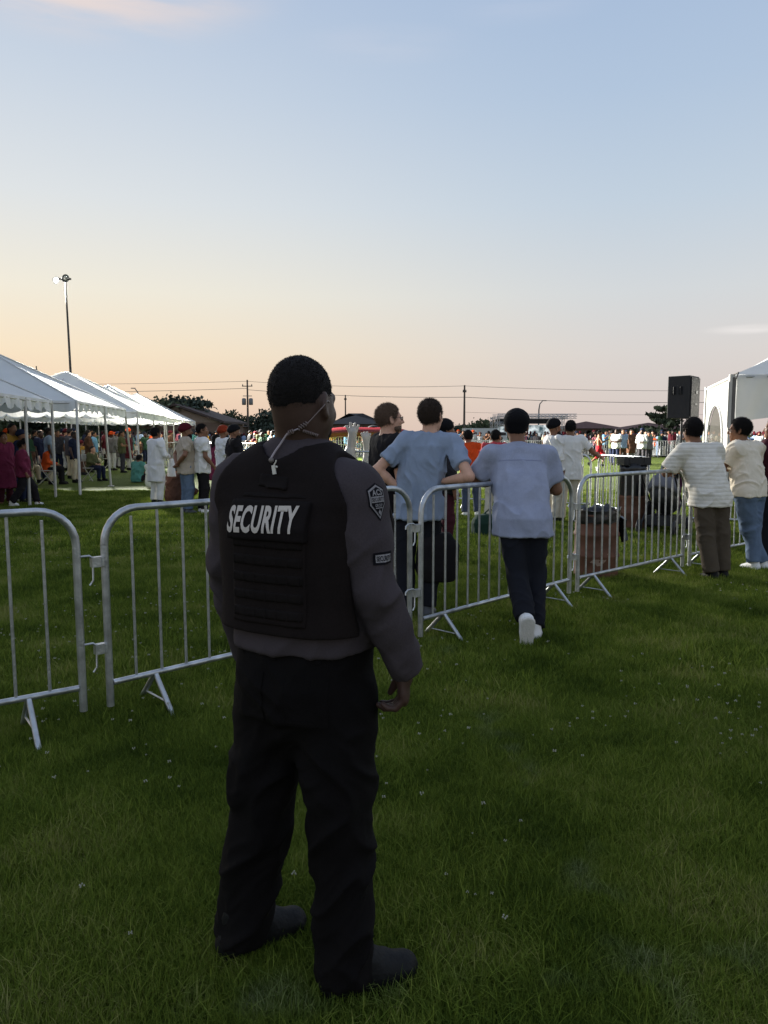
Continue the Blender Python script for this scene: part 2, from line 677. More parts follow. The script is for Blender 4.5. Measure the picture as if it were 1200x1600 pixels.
# ================================================================== the ground
def ground_material():
    m, nt, p = new_mat('lawn')
    N, L = nt.nodes.new, nt.links.new
    geo = N('ShaderNodeNewGeometry')
    def noise(sc, det=4, stretch=None):
        n = N('ShaderNodeTexNoise'); n.inputs['Scale'].default_value = sc; n.inputs['Detail'].default_value = det
        n.inputs['Roughness'].default_value = 0.65
        L(geo.outputs['Position'], n.inputs['Vector'])
        return n
    a, b, c = noise(0.35), noise(3.0, 6), noise(26, 6)
    ad = N('ShaderNodeMath'); ad.operation = 'ADD'
    L(b.outputs['Fac'], ad.inputs[0]); L(c.outputs['Fac'], ad.inputs[1])
    ad2 = N('ShaderNodeMath'); ad2.operation = 'ADD'
    L(ad.outputs[0], ad2.inputs[0]); L(a.outputs['Fac'], ad2.inputs[1])
    dv = N('ShaderNodeMath'); dv.operation = 'DIVIDE'; dv.inputs[1].default_value = 3
    L(ad2.outputs[0], dv.inputs[0])
    r = N('ShaderNodeValToRGB')
    e = r.color_ramp.elements
    e[0].position, e[0].color = 0.36, (0.044, 0.062, 0.010, 1)
    e[1].position, e[1].color = 0.66, (0.124, 0.162, 0.022, 1)
    x = e.new(0.5); x.color = (0.078, 0.108, 0.015, 1)
    L(dv.outputs[0], r.inputs[0])
    L(r.outputs[0], p.inputs['Base Color'])
    p.inputs['Roughness'].default_value = 0.9
    p.inputs['Specular IOR Level'].default_value = 0.15
    bp = N('ShaderNodeBump'); bp.inputs['Strength'].default_value = 0.9; bp.inputs['Distance'].default_value = 0.05
    L(c.outputs['Fac'], bp.inputs['Height']); L(bp.outputs[0], p.inputs['Normal'])
    return m


def make_ground():
    # one sheet to the horizon, finer near the camera, with a gentle unevenness of a few centimetres far out only
    xs = np.concatenate([-np.geomspace(1500, 2, 26), np.linspace(-1.5, 1.5, 5), np.geomspace(2, 1500, 26)])
    V = np.array([(x, y, 0.0) for y in xs + 20 for x in xs])
    n = len(xs)
    F = np.array([(j * n + i, j * n + i + 1, (j + 1) * n + i + 1, (j + 1) * n + i) for j in range(n - 1) for i in range(n - 1)])
    me = np_mesh('ground', V, F, False)
    tag(link('ground', me, None, ground_material()), kind='structure')


def grass_material():
    m, nt, p = new_mat('grass_blade')
    N, L = nt.nodes.new, nt.links.new
    geo = N('ShaderNodeNewGeometry')
    at = N('ShaderNodeAttribute'); at.attribute_name = 'tone'
    n1 = N('ShaderNodeTexNoise'); n1.inputs['Scale'].default_value = 1.3; n1.inputs['Detail'].default_value = 5
    n1.inputs['Roughness'].default_value = 0.6
    L(geo.outputs['Position'], n1.inputs['Vector'])
    ad = N('ShaderNodeMath'); ad.operation = 'MULTIPLY_ADD'
    L(at.outputs['Fac'], ad.inputs[0]); ad.inputs[1].default_value = 0.72
    sh = N('ShaderNodeMath'); sh.operation = 'MULTIPLY_ADD'
    L(n1.outputs['Fac'], sh.inputs[0]); sh.inputs[1].default_value = 2.1; sh.inputs[2].default_value = -0.90
    L(sh.outputs[0], ad.inputs[2])
    r = N('ShaderNodeValToRGB')
    e = r.color_ramp.elements
    e[0].position, e[0].color = 0.05, (0.050, 0.080, 0.012, 1)
    e[1].position, e[1].color = 0.98, (0.290, 0.285, 0.090, 1)
    for q, cc in ((0.35, (0.102, 0.150, 0.020, 1)), (0.65, (0.170, 0.226, 0.030, 1)), (0.86, (0.225, 0.270, 0.048, 1))):
        x = e.new(q); x.color = cc
    L(ad.outputs[0], r.inputs[0])
    # worn remains of an old painted line running over the lawn
    sp = N('ShaderNodeSeparateXYZ'); L(geo.outputs['Position'], sp.inputs[0])

    def line(ax, ay, bx, by, w):
        dx, dy = bx - ax, by - ay
        l = math.hypot(dx, dy)
        nx_, ny_ = -dy / l, dx / l
        d = N('ShaderNodeVectorMath'); d.operation = 'DOT_PRODUCT'
        L(geo.outputs['Position'], d.inputs[0]); d.inputs[1].default_value = (nx_, ny_, 0)
        s = N('ShaderNodeMath'); s.operation = 'SUBTRACT'
        L(d.outputs['Value'], s.inputs[0]); s.inputs[1].default_value = ax * nx_ + ay * ny_
        ab = N('ShaderNodeMath'); ab.operation = 'ABSOLUTE'; L(s.outputs[0], ab.inputs[0])
        mr = N('ShaderNodeMapRange'); mr.interpolation_type = 'SMOOTHSTEP'
        mr.inputs['From Min'].default_value = w; mr.inputs['From Max'].default_value = 0.0
        L(ab.outputs[0], mr.inputs['Value'])
        return mr.outputs[0]
    A, B = G(715, 1060), G(960, 1440)
    C, D = G(300, 1585), G(1010, 1520)
    l1 = line(A.x, A.y, B.x, B.y, 0.16)
    l2 = line(C.x, C.y, D.x, D.y, 0.13)
    mxl = N('ShaderNodeMath'); mxl.operation = 'MAXIMUM'; L(l1, mxl.inputs[0]); L(l2, mxl.inputs[1])
    n2 = N('ShaderNodeTexNoise'); n2.inputs['Scale'].default_value = 5; n2.inputs['Detail'].default_value = 3
    L(geo.outputs['Position'], n2.inputs['Vector'])
    g2 = N('ShaderNodeMapRange'); g2.inputs['From Min'].default_value = 0.5; g2.inputs['From Max'].default_value = 0.68
    L(n2.outputs['Fac'], g2.inputs['Value'])
    mm = N('ShaderNodeMath'); mm.operation = 'MULTIPLY'; L(mxl.outputs[0], mm.inputs[0]); L(g2.outputs[0], mm.inputs[1])
    m3 = N('ShaderNodeMath'); m3.operation = 'MULTIPLY'; L(mm.outputs[0], m3.inputs[0]); L(at.outputs['Fac'], m3.inputs[1])
    m3b = N('ShaderNodeMath'); m3b.operation = 'MULTIPLY'; L(m3.outputs[0], m3b.inputs[0]); m3b.inputs[1].default_value = 0.55
    mix = N('ShaderNodeMixRGB'); L(m3b.outputs[0], mix.inputs[0]); L(r.outputs[0], mix.inputs[1])
    mix.inputs[2].default_value = (0.26, 0.28, 0.20, 1)
    L(mix.outputs[0], p.inputs['Base Color'])
    p.inputs['Roughness'].default_value = 0.75
    p.inputs['Specular IOR Level'].default_value = 0.06
    tr = N('ShaderNodeBsdfTranslucent'); L(mix.outputs[0], tr.inputs[0])
    ms = N('ShaderNodeMixShader'); ms.inputs[0].default_value = 0.25
    L(p.outputs[0], ms.inputs[1]); L(tr.outputs[0], ms.inputs[2])
    L(ms.outputs[0], nt.nodes['Material Output'].inputs[0])
    return m


def grass_group():
    ng = bpy.data.node_groups.new('scatter_blades', 'GeometryNodeTree')
    ng.interface.new_socket('Geometry', in_out='INPUT', socket_type='NodeSocketGeometry')
    ng.interface.new_socket('Geometry', in_out='OUTPUT', socket_type='NodeSocketGeometry')
    N, L = ng.nodes.new, ng.links.new
    gi, go = N('NodeGroupInput'), N('NodeGroupOutput')
    def named(nm, typ='FLOAT'):
        a = N('GeometryNodeInputNamedAttribute'); a.data_type = typ; a.inputs[0].default_value = nm
        return a
    isp = named('is_point')
    cmp_ = N('FunctionNodeCompare'); cmp_.data_type = 'FLOAT'; cmp_.operation = 'GREATER_THAN'
    L(isp.outputs[0], cmp_.inputs[0]); cmp_.inputs[1].default_value = 0.5
    sp = N('GeometryNodeSeparateGeometry'); sp.domain = 'POINT'
    L(gi.outputs[0], sp.inputs[0]); L(cmp_.outputs[0], sp.inputs[1])
    m2p = N('GeometryNodeMeshToPoints'); L(sp.outputs[0], m2p.inputs[0])
    iop = N('GeometryNodeInstanceOnPoints')
    L(m2p.outputs[0], iop.inputs['Points']); L(sp.outputs[1], iop.inputs['Instance'])
    rot = named('turn'); cb = N('ShaderNodeCombineXYZ'); L(rot.outputs[0], cb.inputs[2])
    e2r = N('FunctionNodeEulerToRotation'); L(cb.outputs[0], e2r.inputs[0])
    L(e2r.outputs[0], iop.inputs['Rotation'])
    scl = named('size'); L(scl.outputs[0], iop.inputs['Scale'])
    L(iop.outputs[0], go.inputs[0])
    return ng


def blades(nb, rad, h, w, seg, rng, lean=0.5):
    """one tuft of curved tapering blades, as arrays"""
    r = rad * np.sqrt(rng.random(nb)); th = rng.random(nb) * 2 * np.pi
    bx, by = r * np.cos(th), r * np.sin(th)
    hh = h * (0.45 + 0.75 * rng.random(nb))
    la = rng.random(nb) * 2 * np.pi
    ln = hh * lean * (0.2 + 1.3 * rng.random(nb) ** 1.5)
    fa = la + np.pi / 2 + (rng.random(nb) - 0.5)
    ww = w * (0.6 + 0.7 * rng.random(nb))
    V, T = [], []
    tone = rng.random(nb)
    for s in range(seg + 1):
        t = s / seg
        cx = bx + np.cos(la) * ln * t ** 1.8
        cy = by + np.sin(la) * ln * t ** 1.8
        cz = hh * t * (1 - 0.25 * t * (ln / hh).clip(0, 1))
        hw = ww * 0.5 * (1 - t ** 1.6 * 0.93)
        V.append(np.stack([cx - np.cos(fa) * hw, cy - np.sin(fa) * hw, cz], 1))
        V.append(np.stack([cx + np.cos(fa) * hw, cy + np.sin(fa) * hw, cz], 1))
    V = np.stack(V, 1)
    nv = V.shape[1]
    F = []
    for s in range(seg):
        F.append(np.array([2 * s, 2 * s + 1, 2 * s + 3, 2 * s + 2])[None] + nv * np.arange(nb)[:, None])
    return V.reshape(-1, 3), np.concatenate(F), np.repeat(tone, nv)


def scatter(name, V, F, tone, P, turn, size, ng, m, label=None):
    nv, npt = len(V), len(P)
    Va = np.concatenate([V, P])
    me = np_mesh(name, Va, F, True)
    for nm, arr in (('is_point', np.concatenate([np.zeros(nv), np.ones(npt)])), ('turn', np.concatenate([np.zeros(nv), turn])),
                    ('size', np.concatenate([np.ones(nv), size])), ('tone', np.concatenate([tone, np.zeros(npt)]))):
        a = me.attributes.new(nm, 'FLOAT', 'POINT')
        a.data.foreach_set('value', arr.astype(np.float32))
    o = link(name, me, None, m)
    md = o.modifiers.new('scatter', 'NODES')
    md.node_group = ng
    tag(o, kind='stuff')
    return o


def make_grass():
    ng, m = grass_group(), grass_material()
    rng = np.random.default_rng(3)
    def field(y0, y1, dens, pad=0.6, power=1.0):
        n = int((y1 - y0) * ((y0 + y1) * 0.5 + 2 * pad) * dens * 1.15)
        u = rng.random(n * 2)
        y = y0 + (y1 - y0) * u ** power
        x = (rng.random(n * 2) - 0.5) * 2 * (y1 * 0.54 + pad)
        k = np.abs(x) < y * 0.54 + pad
        y, x = y[k], x[k]
        return np.stack([x, y, np.zeros(len(x))], 1)
    for i, (y0, y1, dens, nb, rad, h, w, seg) in enumerate((
            (1.2, 4.6, 60, 680, 0.19, 0.043, 0.0025, 3),
            (1.2, 4.6, 34, 150, 0.15, 0.060, 0.0029, 3),
            (4.3, 9.5, 30, 560, 0.26, 0.050, 0.0044, 2),
            (4.3, 9.5, 14, 170, 0.20, 0.070, 0.0056, 2),
            (9.2, 21, 7, 420, 0.50, 0.060, 0.0130, 2))):
        V, F, tone = blades(nb, rad, h, w, seg, rng, 0.75)
        P = field(y0, y1, dens)
        n = len(P)
        # taller and thinner growth in drifts
        s = 0.42 + 0.55 * vnoise(P * np.array([1.7, 1.7, 1]), 5) + 0.60 * vnoise(P * np.array([4.6, 4.6, 1]), 8) + 0.2 * rng.random(n)
        scatter('grass', V, F, tone, P, rng.random(n) * 6.283, s, ng, m)
    # clover heads in the lawn
    MBc = MB()
    for k in range(5):
        a = k * 1.9
        MBc.sphere((0.012 * math.cos(a), 0.012 * math.sin(a), 0.062 + 0.003 * k), 0.0055, 5)
    V, F = np.array(MBc.v), [f for f in MBc.f]
    F = np.array([f if len(f) == 4 else list(f) + [f[-1]] for f in F])
    P = np.concatenate([field(2.2, 12, 9), field(3.5, 9, 10)])
    P = P[vnoise(P * np.array([1.1, 1.1, 1]), 9) + 0.30 * rng.random(len(P)) > 0.64]
    n = len(P)
    cm = mat('clover_flower', (158, 158, 138), 0.8, var=0.1)
    s = (0.25 + 0.35 * rng.random(n))
    P[:, 2] = 0.035
    scatter('clover_flowers', V, F, np.ones(len(V)), P, rng.random(n) * 6.28, s, ng, cm)


make_ground()
make_grass()

# ================================================================== floodlight pole, the one lit lamp of the field
M_GALV = mat('galvanised_steel', (190, 193, 195), 0.38, 0.85, var=0.32, scale=11, bump=0.25, bscale=90)
M_GALV_D = mat('dull_steel', (120, 122, 122), 0.5, 0.7, var=0.2, scale=14)
M_WOODPOLE = mat('pole_wood', (92, 82, 74), 0.9, var=0.25, scale=12)
M_DARKMETAL = mat('dark_metal', (52, 52, 54), 0.6, 0.3)
M_WIRE = mat('wire', (124, 118, 116), 0.7)


def floodlight():
    d = 50
    base = W(112, 583, d); base.z = 0
    top = W(107, 436, d).z
    t = empty('floodlight_pole', base, label='tall thin floodlight pole with a lit lamp rising behind the white tents', cat='floodlight')
    b = MB(); b.tube([(0, 0, 0), (-0.07, 0, top * 0.5), (-0.16, 0, top)], [0.10, 0.075, 0.05], 10)
    b.build('pole', M_DARKMETAL, t)
    b = MB(); b.tube([(-0.75, 0, top), (0.20, 0, top)], 0.06, 6); b.box((-0.22, 0, top), (0.22, 0.2, 0.3))
    b.build('crossarm', M_DARKMETAL, t)
    aim = Vector((9, 30, 0)) - (base + Vector((0, 0, top)))
    q = aim.to_track_quat('-Z', 'Y').to_matrix()
    me_h = MB(); me_h.lathe([(0.05, 0.3), (0.10, 0.28), (0.18, 0.1), (0.25, 0.0)], 16, 0); mh = me_h.mesh('lamp_head')
    me_g = MB(); me_g.lathe([(0.17, 0.02), (0.15, 0.0), (0.001, -0.02)], 16, 0); mg = me_g.mesh('lamp_glass')
    on = emit('lamp_lit', (255, 250, 240), 14)
    for k, (x, z) in enumerate(((-0.68, -0.1), (-0.08, 0.02))):
        h = link('lamp_head', mh, t, M_GALV_D)
        rr = Matrix.Rotation(math.radians(-35 + 30 * k), 3, 'Z') @ q if k else q
        h.matrix_local = Matrix.Translation((x, -0.15, top + z)) @ rr.to_4x4()
        g = link('lamp_glass', mg, h, on if k == 0 else mat('lamp_off', (140, 140, 140), 0.2))
    ld = bpy.data.lights.new('floodlight_beam', 'SPOT')
    ld.energy = FLOOD_W
    ld.color = (1.0, 0.97, 0.88)
    ld.spot_size = math.radians(84)
    ld.spot_blend = 1.0
    ld.shadow_soft_size = 0.9
    lo = bpy.data.objects.new('floodlight_beam', ld)
    COL.objects.link(lo)
    lo.location = base + Vector((-0.68, -0.4, top - 0.1))
    lo.rotation_euler = (Vector((19, 32, 0)) - lo.location).to_track_quat('-Z', 'Y').to_euler()
    l2 = ld.copy()
    l2.energy = FLOOD_W * 0.34
    l2.spot_size = math.radians(11)
    l2.spot_blend = 0.3
    lo2 = bpy.data.objects.new('floodlight_beam', l2)
    COL.objects.link(lo2)
    lo2.location = lo.location + Vector((0.5, 0, 0.1))
    lo2.rotation_euler = (Vector((-8.5, 22.3, 0)) - lo2.location).to_track_quat('-Z', 'Y').to_euler()


FLOOD_W = 5.0e5
floodlight()

# ================================================================== far surroundings
M_LEAF = [mat('leaf_dark', (62, 72, 50), 0.8, var=0.35, scale=0.9), mat('leaf_mid', (76, 86, 58), 0.8, var=0.35, scale=0.9),
          mat('leaf_blue', (60, 72, 60), 0.8, var=0.3, scale=0.9)]
M_BARK = mat('bark', (70, 60, 50), 0.95, var=0.3, scale=5)


def tree(loc, h, w, kind, seed, label, group='trees behind the crowd'):
    rng = np.random.default_rng(seed)
    t = empty('pine_tree' if kind == 'pine' else 'tree', loc, label=label, cat='tree', group=group)
    b = MB()
    b.tube([(0, 0, 0), (0.05 * w, 0, h * 0.4), (0, 0.05, h * 0.85)], [0.035 * h, 0.025 * h, 0.008 * h], 7)
    C = []
    if kind == 'pine':
        for i in range(46):
            z = h * (0.18 + 0.8 * rng.random())
            a = rng.random() * 6.283
            L = w * 0.5 * (1.05 - z / h) * (0.6 + 0.7 * rng.random()) + 0.08 * w
            tip = (L * math.cos(a), L * math.sin(a), z + 0.10 * L)
            b.tube([(0, 0, z - 0.04 * h), tip], [0.006 * h, 0.002 * h], 4)
            for q in range(7):
                f = 0.25 + 0.85 * q / 6
                C.append((tip[0] * f, tip[1] * f, z - 0.04 * h + (0.10 * L + 0.04 * h) * f, 0.045 * w + 0.05 * w * (1 - f)))
    else:
        nl = 26
        for i in range(nl):
            a = rng.random() * 6.283
            z = h * (0.28 + 0.62 * rng.random())
            prof = math.sin(math.pi * min(1, max(0.05, (z / h - 0.12) / 0.95))) ** 0.6
            L = w * 0.5 * prof * (0.55 + 0.55 * rng.random())
            tip = (L * math.cos(a), L * math.sin(a), z)
            b.tube([(0, 0, z * 0.7), (tip[0] * 0.6, tip[1] * 0.6, z * 0.9), tip], [0.012 * h, 0.008 * h, 0.002 * h], 4)
            C.append((*tip, 0.15 * w))
            C.append((tip[0] * 0.6, tip[1] * 0.6, z * 1.02, 0.14 * w))
    b.build('trunk', M_BARK, t)
    Vs, n_leaf = [], 46 if kind != 'pine' else 12
    for (x, y, z, r) in C:
        p = rng.normal(size=(n_leaf, 3)) * np.array([r, r, r * (0.62 if kind != 'pine' else 0.22)]) * 0.62 + np.array([x, y, z])
        s = (0.026 * h + 0.036 * w) * (0.5 + 0.9 * rng.random(n_leaf)) * (0.7 if kind == 'pine' else 0.75)
        u = rng.normal(size=(n_leaf, 3)); u /= np.linalg.norm(u, axis=1)[:, None]
        v = np.cross(u, rng.normal(size=(n_leaf, 3))); v /= np.linalg.norm(v, axis=1)[:, None]
        su, sv = u * s[:, None], v * (s * 0.6)[:, None]
        Vs.append(np.stack([p - su, p + sv, p + su, p - sv], 1))
    V = np.concatenate(Vs).reshape(-1, 3)
    V[:, 2] = np.maximum(V[:, 2], 0.1)
    F = np.arange(len(V)).reshape(-1, 4)
    link('crown', np_mesh('crown', V, F, False), t, M_LEAF[seed % 3])
    return t


def far_trees():
    def at(px, d):
        p = W(px, 690, d); p.z = 0
        return p
    def hz(py, d):
        return CAM_H + (678 - py) / 1200.0 * d
    spec = [
        (318, 648, 150, 26, 'r', 'low wide dark tree beside the brown gabled house'),
        (338, 654, 150, 20, 'r', 'low tree between the brown house and the utility pole'),
        (366, 644, 120, 30, 'r', 'loose open tree just beside the utility pole with transformers'),
        (402, 652, 125, 26, 'r', 'dark round tree right behind the utility pole with transformers'),
        (424, 644, 118, 34, 'r', 'dark full tree showing beside the guard\'s neck'),
        (450, 650, 125, 30, 'r', 'dark tree hidden mostly behind the guard\'s head'),
        (560, 660, 170, 22, 'r', 'small treetop over the dark grey roof'),
        (712, 667, 170, 26, 'r', 'low hedge-like tree close by the plain utility pole'),
        (690, 670, 165, 20, 'r', 'low tree behind the man in the pale blue tee'),
        (755, 660, 140, 32, 'r', 'rounded dark green tree above the white box truck'),
        (777, 664, 150, 24, 'r', 'smaller round tree beside the stage truss'),
        (905, 668, 160, 26, 'r', 'low tree behind the two men in white tops'),
        (940, 670, 130, 16, 'r', 'small pointed tree before the long brown roofs'),
        (1000, 668, 150, 18, 'r', 'low dark tree in front of the brown roofs'),
        (1042, 634, 62, 62, 'pine', 'wind-swept pine with layered branches behind the black loudspeaker'),
        (1112, 668, 110, 24, 'r', 'dark tree glimpsed beside the right-hand marquee'),
        (1088, 672, 150, 18, 'r', 'low tree between the loudspeaker and the marquee'),
    ]
    for i, (px, py, d, wpx, kind, label) in enumerate(spec):
        tree(at(px, d), hz(py, d), wpx / 1200.0 * d * (1.9 if kind == 'r' else 1.7), kind, 40 + i, label)
    # the dark belt of trees seen under the tent roofs
    for i in range(11):
        px = -150 + i * 44
        names = ['first', 'second', 'third', 'fourth', 'fifth', 'sixth', 'seventh', 'eighth', 'ninth', 'tenth', 'last']
        tree(at(px, 88 + (i * 37 % 11)), 5.2 + (i * 53 % 7) * 0.22, 6.6, 'r', 70 + i,
             '%s dark tree from the left in the belt seen under the tent roofs' % names[i], 'tree belt behind the tents')


far_trees()

M_ROOF = mat('roof_brown', (76, 62, 58), 0.9, var=0.15, scale=2.0, bump=0.3, bscale=4)
M_ROOF_R = mat('roof_red', (96, 66, 58), 0.9, var=0.18, scale=1.6, bump=0.3, bscale=4)
M_ROOF_G = mat('roof_grey', (66, 62, 62), 0.9, var=0.15, scale=2.0)
M_WALLB = mat('house_wall', (112, 92, 80), 0.9, var=0.12, scale=3)
M_GABLE = mat('gable_board', (136, 118, 104), 0.9, var=0.1, scale=3)
M_WINDOW = mat('house_window', (38, 42, 48), 0.15, spec=0.6)
M_WHITE = mat('white_paint', (205, 205, 203), 0.6, var=0.05)


def house(px, d, w, dp, hw, hr, roofm, label, rz=0.0, gable_front=True, chimney=False):
    p = W(px, 690, d); p.z = 0
    t = empty('house', p, rz, label, 'house', 'low houses beyond the field')
    b = MB(); b.box((0, 0, hw / 2), (w, dp, hw)); b.build('wall', M_WALLB, t)
    b = MB()
    o = 0.5
    if gable_front:      # ridge runs away from the camera
        y0, y1 = -dp / 2 - o, dp / 2 + o
        P = [(-w / 2 - o, y0, hw - 0.1), (0, y0, hr), (w / 2 + o, y0, hw - 0.1), (-w / 2 - o, y1, hw - 0.1), (0, y1, hr), (w / 2 + o, y1, hw - 0.1)]
        Q = [(x, y, z + 0.25) for x, y, z in P]
        b.add(P + Q, [(0, 1, 4, 3), (1, 2, 5, 4), (6, 9, 10, 7), (7, 10, 11, 8), (0, 6, 7, 1), (1, 7, 8, 2), (3, 4, 10, 9), (4, 5, 11, 10), (0, 3, 9, 6), (2, 8, 11, 5)])
        g = MB(); g.add([(-w / 2, -dp / 2 - 0.02, hw), (w / 2, -dp / 2 - 0.02, hw), (0, -dp / 2 - 0.02, hr - 0.1)], [(0, 1, 2)])
        g.add([(-w / 2, -dp / 2 + 0.2, hw), (w / 2, -dp / 2 + 0.2, hw), (0, -dp / 2 + 0.2, hr - 0.1)], [(2, 1, 0)])
        g.box((0, -dp / 2 - 0.06, hw + (hr - hw) * 0.42), (w * 0.34, 0.1, 0.3))
        g.build('gable', M_GABLE, t)
    else:                # hipped, ridge across
        P = [(-w / 2 - o, -dp / 2 - o, hw), (w / 2 + o, -dp / 2 - o, hw), (w / 2 + o, dp / 2 + o, hw), (-w / 2 - o, dp / 2 + o, hw),
             (-w / 2 + dp * 0.45, 0, hr), (w / 2 - dp * 0.45, 0, hr)]
        b.add(P, [(0, 1, 5, 4), (1, 2, 5), (2, 3, 4, 5), (3, 0, 4), (3, 2, 1, 0)])
    rf = b.build('roof', roofm, t)
    if chimney:
        c = MB(); c.box((w * 0.2, 0.4, hr + 0.2), (0.8, 0.6, 1.6)); c.build('chimney', M_WALLB, rf)
    wm = MB(); wm.box((0, 0, 0), (1.4, 0.12, 1.1)); me = wm.mesh('window')
    n = max(2, int(w / 4))
    for i in range(n):
        win = link('window', me, t, M_WINDOW)
        win.location = (-w / 2 + w * (i + 0.5) / n, -dp / 2 - 0.05, hw * 0.55)
    return t


house(298, 96, 10.5, 14, 2.9, 4.8, M_ROOF, 'brown gabled house behind the end of the white tents')
house(326, 108, 9, 10, 2.6, 3.5, M_ROOF, 'lower brown house wing right of the gabled one', gable_front=False)
house(556, 118, 8.6, 12, 3.0, 4.7, M_ROOF_G, 'house with a broad dark grey roof between the guard and the bespectacled man', gable_front=False)
house(915, 150, 11, 12, 2.6, 4.0, M_ROOF_R, 'reddish roofed house behind the two men in white tops', gable_front=False)
house(968, 150, 16, 12, 2.2, 2.9, M_ROOF_R, 'long low reddish roof behind the far crowd', gable_front=False)
house(1012, 140, 11, 12, 2.4, 3.6, M_ROOF_R, 'reddish roofed house just before the pine tree', gable_front=False)
house(1082, 140, 14, 12, 2.4, 3.3, M_ROOF_R, 'reddish roofed house between the pine and the marquee', gable_front=False)


def utility_pole(px, pytop, d, label, transformers=False, lean=0.0):
    p = W(px, 690, d); p.z = 0
    h = CAM_H + (678 - pytop) / 1200.0 * d
    t = empty('utility_pole', p, label=label, cat='utility pole', group='utility poles along the road')
    b = MB(); b.tube([(0, 0, 0), (lean, 0, h)], [0.17, 0.11], 8); b.build('pole', M_WOODPOLE, t)
    b = MB()
    b.box((lean, -0.1, h - 0.9), (1.5 if transformers else 0.5, 0.1, 0.12)); b.build('crossarm', M_WOODPOLE, t)
    ins = MB(); ins.lathe([(0.05, 0), (0.09, 0.05), (0.05, 0.12), (0.08, 0.17), (0.01, 0.25)], 8); mi = ins.mesh('insulator')
    for x in ((-0.65, 0.0, 0.65) if transformers else (-0.18, 0.18)):
        i = link('insulator', mi, t, M_GALV_D); i.location = (lean + x, -0.1, h - 0.84)
    if transformers:
        tr = MB(); tr.lathe([(0.001, 0), (0.28, 0.02), (0.3, 0.1), (0.3, 0.85), (0.24, 0.95), (0.001, 1.0)], 12); mt = tr.mesh('transformer')
        for x in (-0.5, 0.5):
            o = link('transformer', mt, t, M_GALV_D); o.location = (x, -0.15, h - 3.6)
        f = MB(); f.box((0, -0.1, h - 2.3), (1.3, 0.08, 0.1)); f.build('fuse_bracket', M_GALV_D, t)
    return p, h


P1 = utility_pole(388, 595, 112, 'wooden utility pole carrying two grey transformers, beside the guard\'s head', True)
P2 = utility_pole(725, 603, 104, 'plain wooden utility pole rising between the two men in blue tops')
P3 = utility_pole(540, 618, 150, 'thin far utility pole just beside the guard\'s face')
P0 = utility_pole(62, 574, 150, 'far wooden utility pole standing behind the first white tents')
PR = (Vector((70, 108, 0)), 8.3)
PL = (Vector((-90, 118, 0)), 9.3)


def wire(a, b, sag, label, r=0.03):
    pts = []
    for i in range(25):
        t = i / 24
        p = a.lerp(b, t); p.z -= sag * 4 * t * (1 - t)
        pts.append(p)
    m = MB(); m.tube(pts, r, 4)
    tag(m.build('power_line', M_WIRE), label, 'power line', 'power lines along the road')


def up(P, dz, dx=0):
    return P[0] + Vector((dx, 0, P[1] + dz))


wire(up(PL, 0.3), up(P1, -0.2), 0.5, 'upper power line running over the white tents to the pole with transformers')
wire(up(PL, -0.9), up(P1, -1.2), 0.6, 'lower power line running over the white tents to the pole with transformers', 0.04)
wire(up(P1, -0.2), up(P2, -0.1), 0.4, 'upper power line between the pole with transformers and the plain pole')
wire(up(P1, -1.4), up(P2, -1.6), 0.35, 'lower power line between the pole with transformers and the plain pole', 0.04)
wire(up(P2, -0.1), up(PR, 0), 0.7, 'upper power line from the plain pole towards the loudspeaker')
wire(up(P2, -1.6), up(PR, -1.5), 0.8, 'middle power line from the plain pole towards the loudspeaker', 0.045)
wire(up(P2, -3.6), up(PR, -3.4), 0.5, 'lowest faint power line from the plain pole towards the loudspeaker', 0.02)


def street_lamp(px, pytop, d, sgn, label):
    p = W(px, 690, d); p.z = 0
    h = CAM_H + (678 - pytop) / 1200.0 * d
    t = empty('street_lamp', p, label=label, cat='street lamp', group='street lamps beyond the field')
    b = MB()
    b.tube([(0, 0, 0), (0, 0, h * 0.8), (sgn * 0.12, 0, h * 0.93), (sgn * 0.5, 0, h)], [0.12, 0.1, 0.08, 0.06], 7)
    b.build('pole', M_GALV_D, t)
    b = MB(); b.box((sgn * 0.75, 0, h + 0.02), (0.6, 0.2, 0.12)); b.build('lamp_head', M_GALV_D, t)


street_lamp(841, 627, 110, 1, 'slim street lamp with a short arm above the turbaned man in the pale shirt')
street_lamp(219, 608, 110, -1, 'slim street lamp showing over the roofs of the far tents')


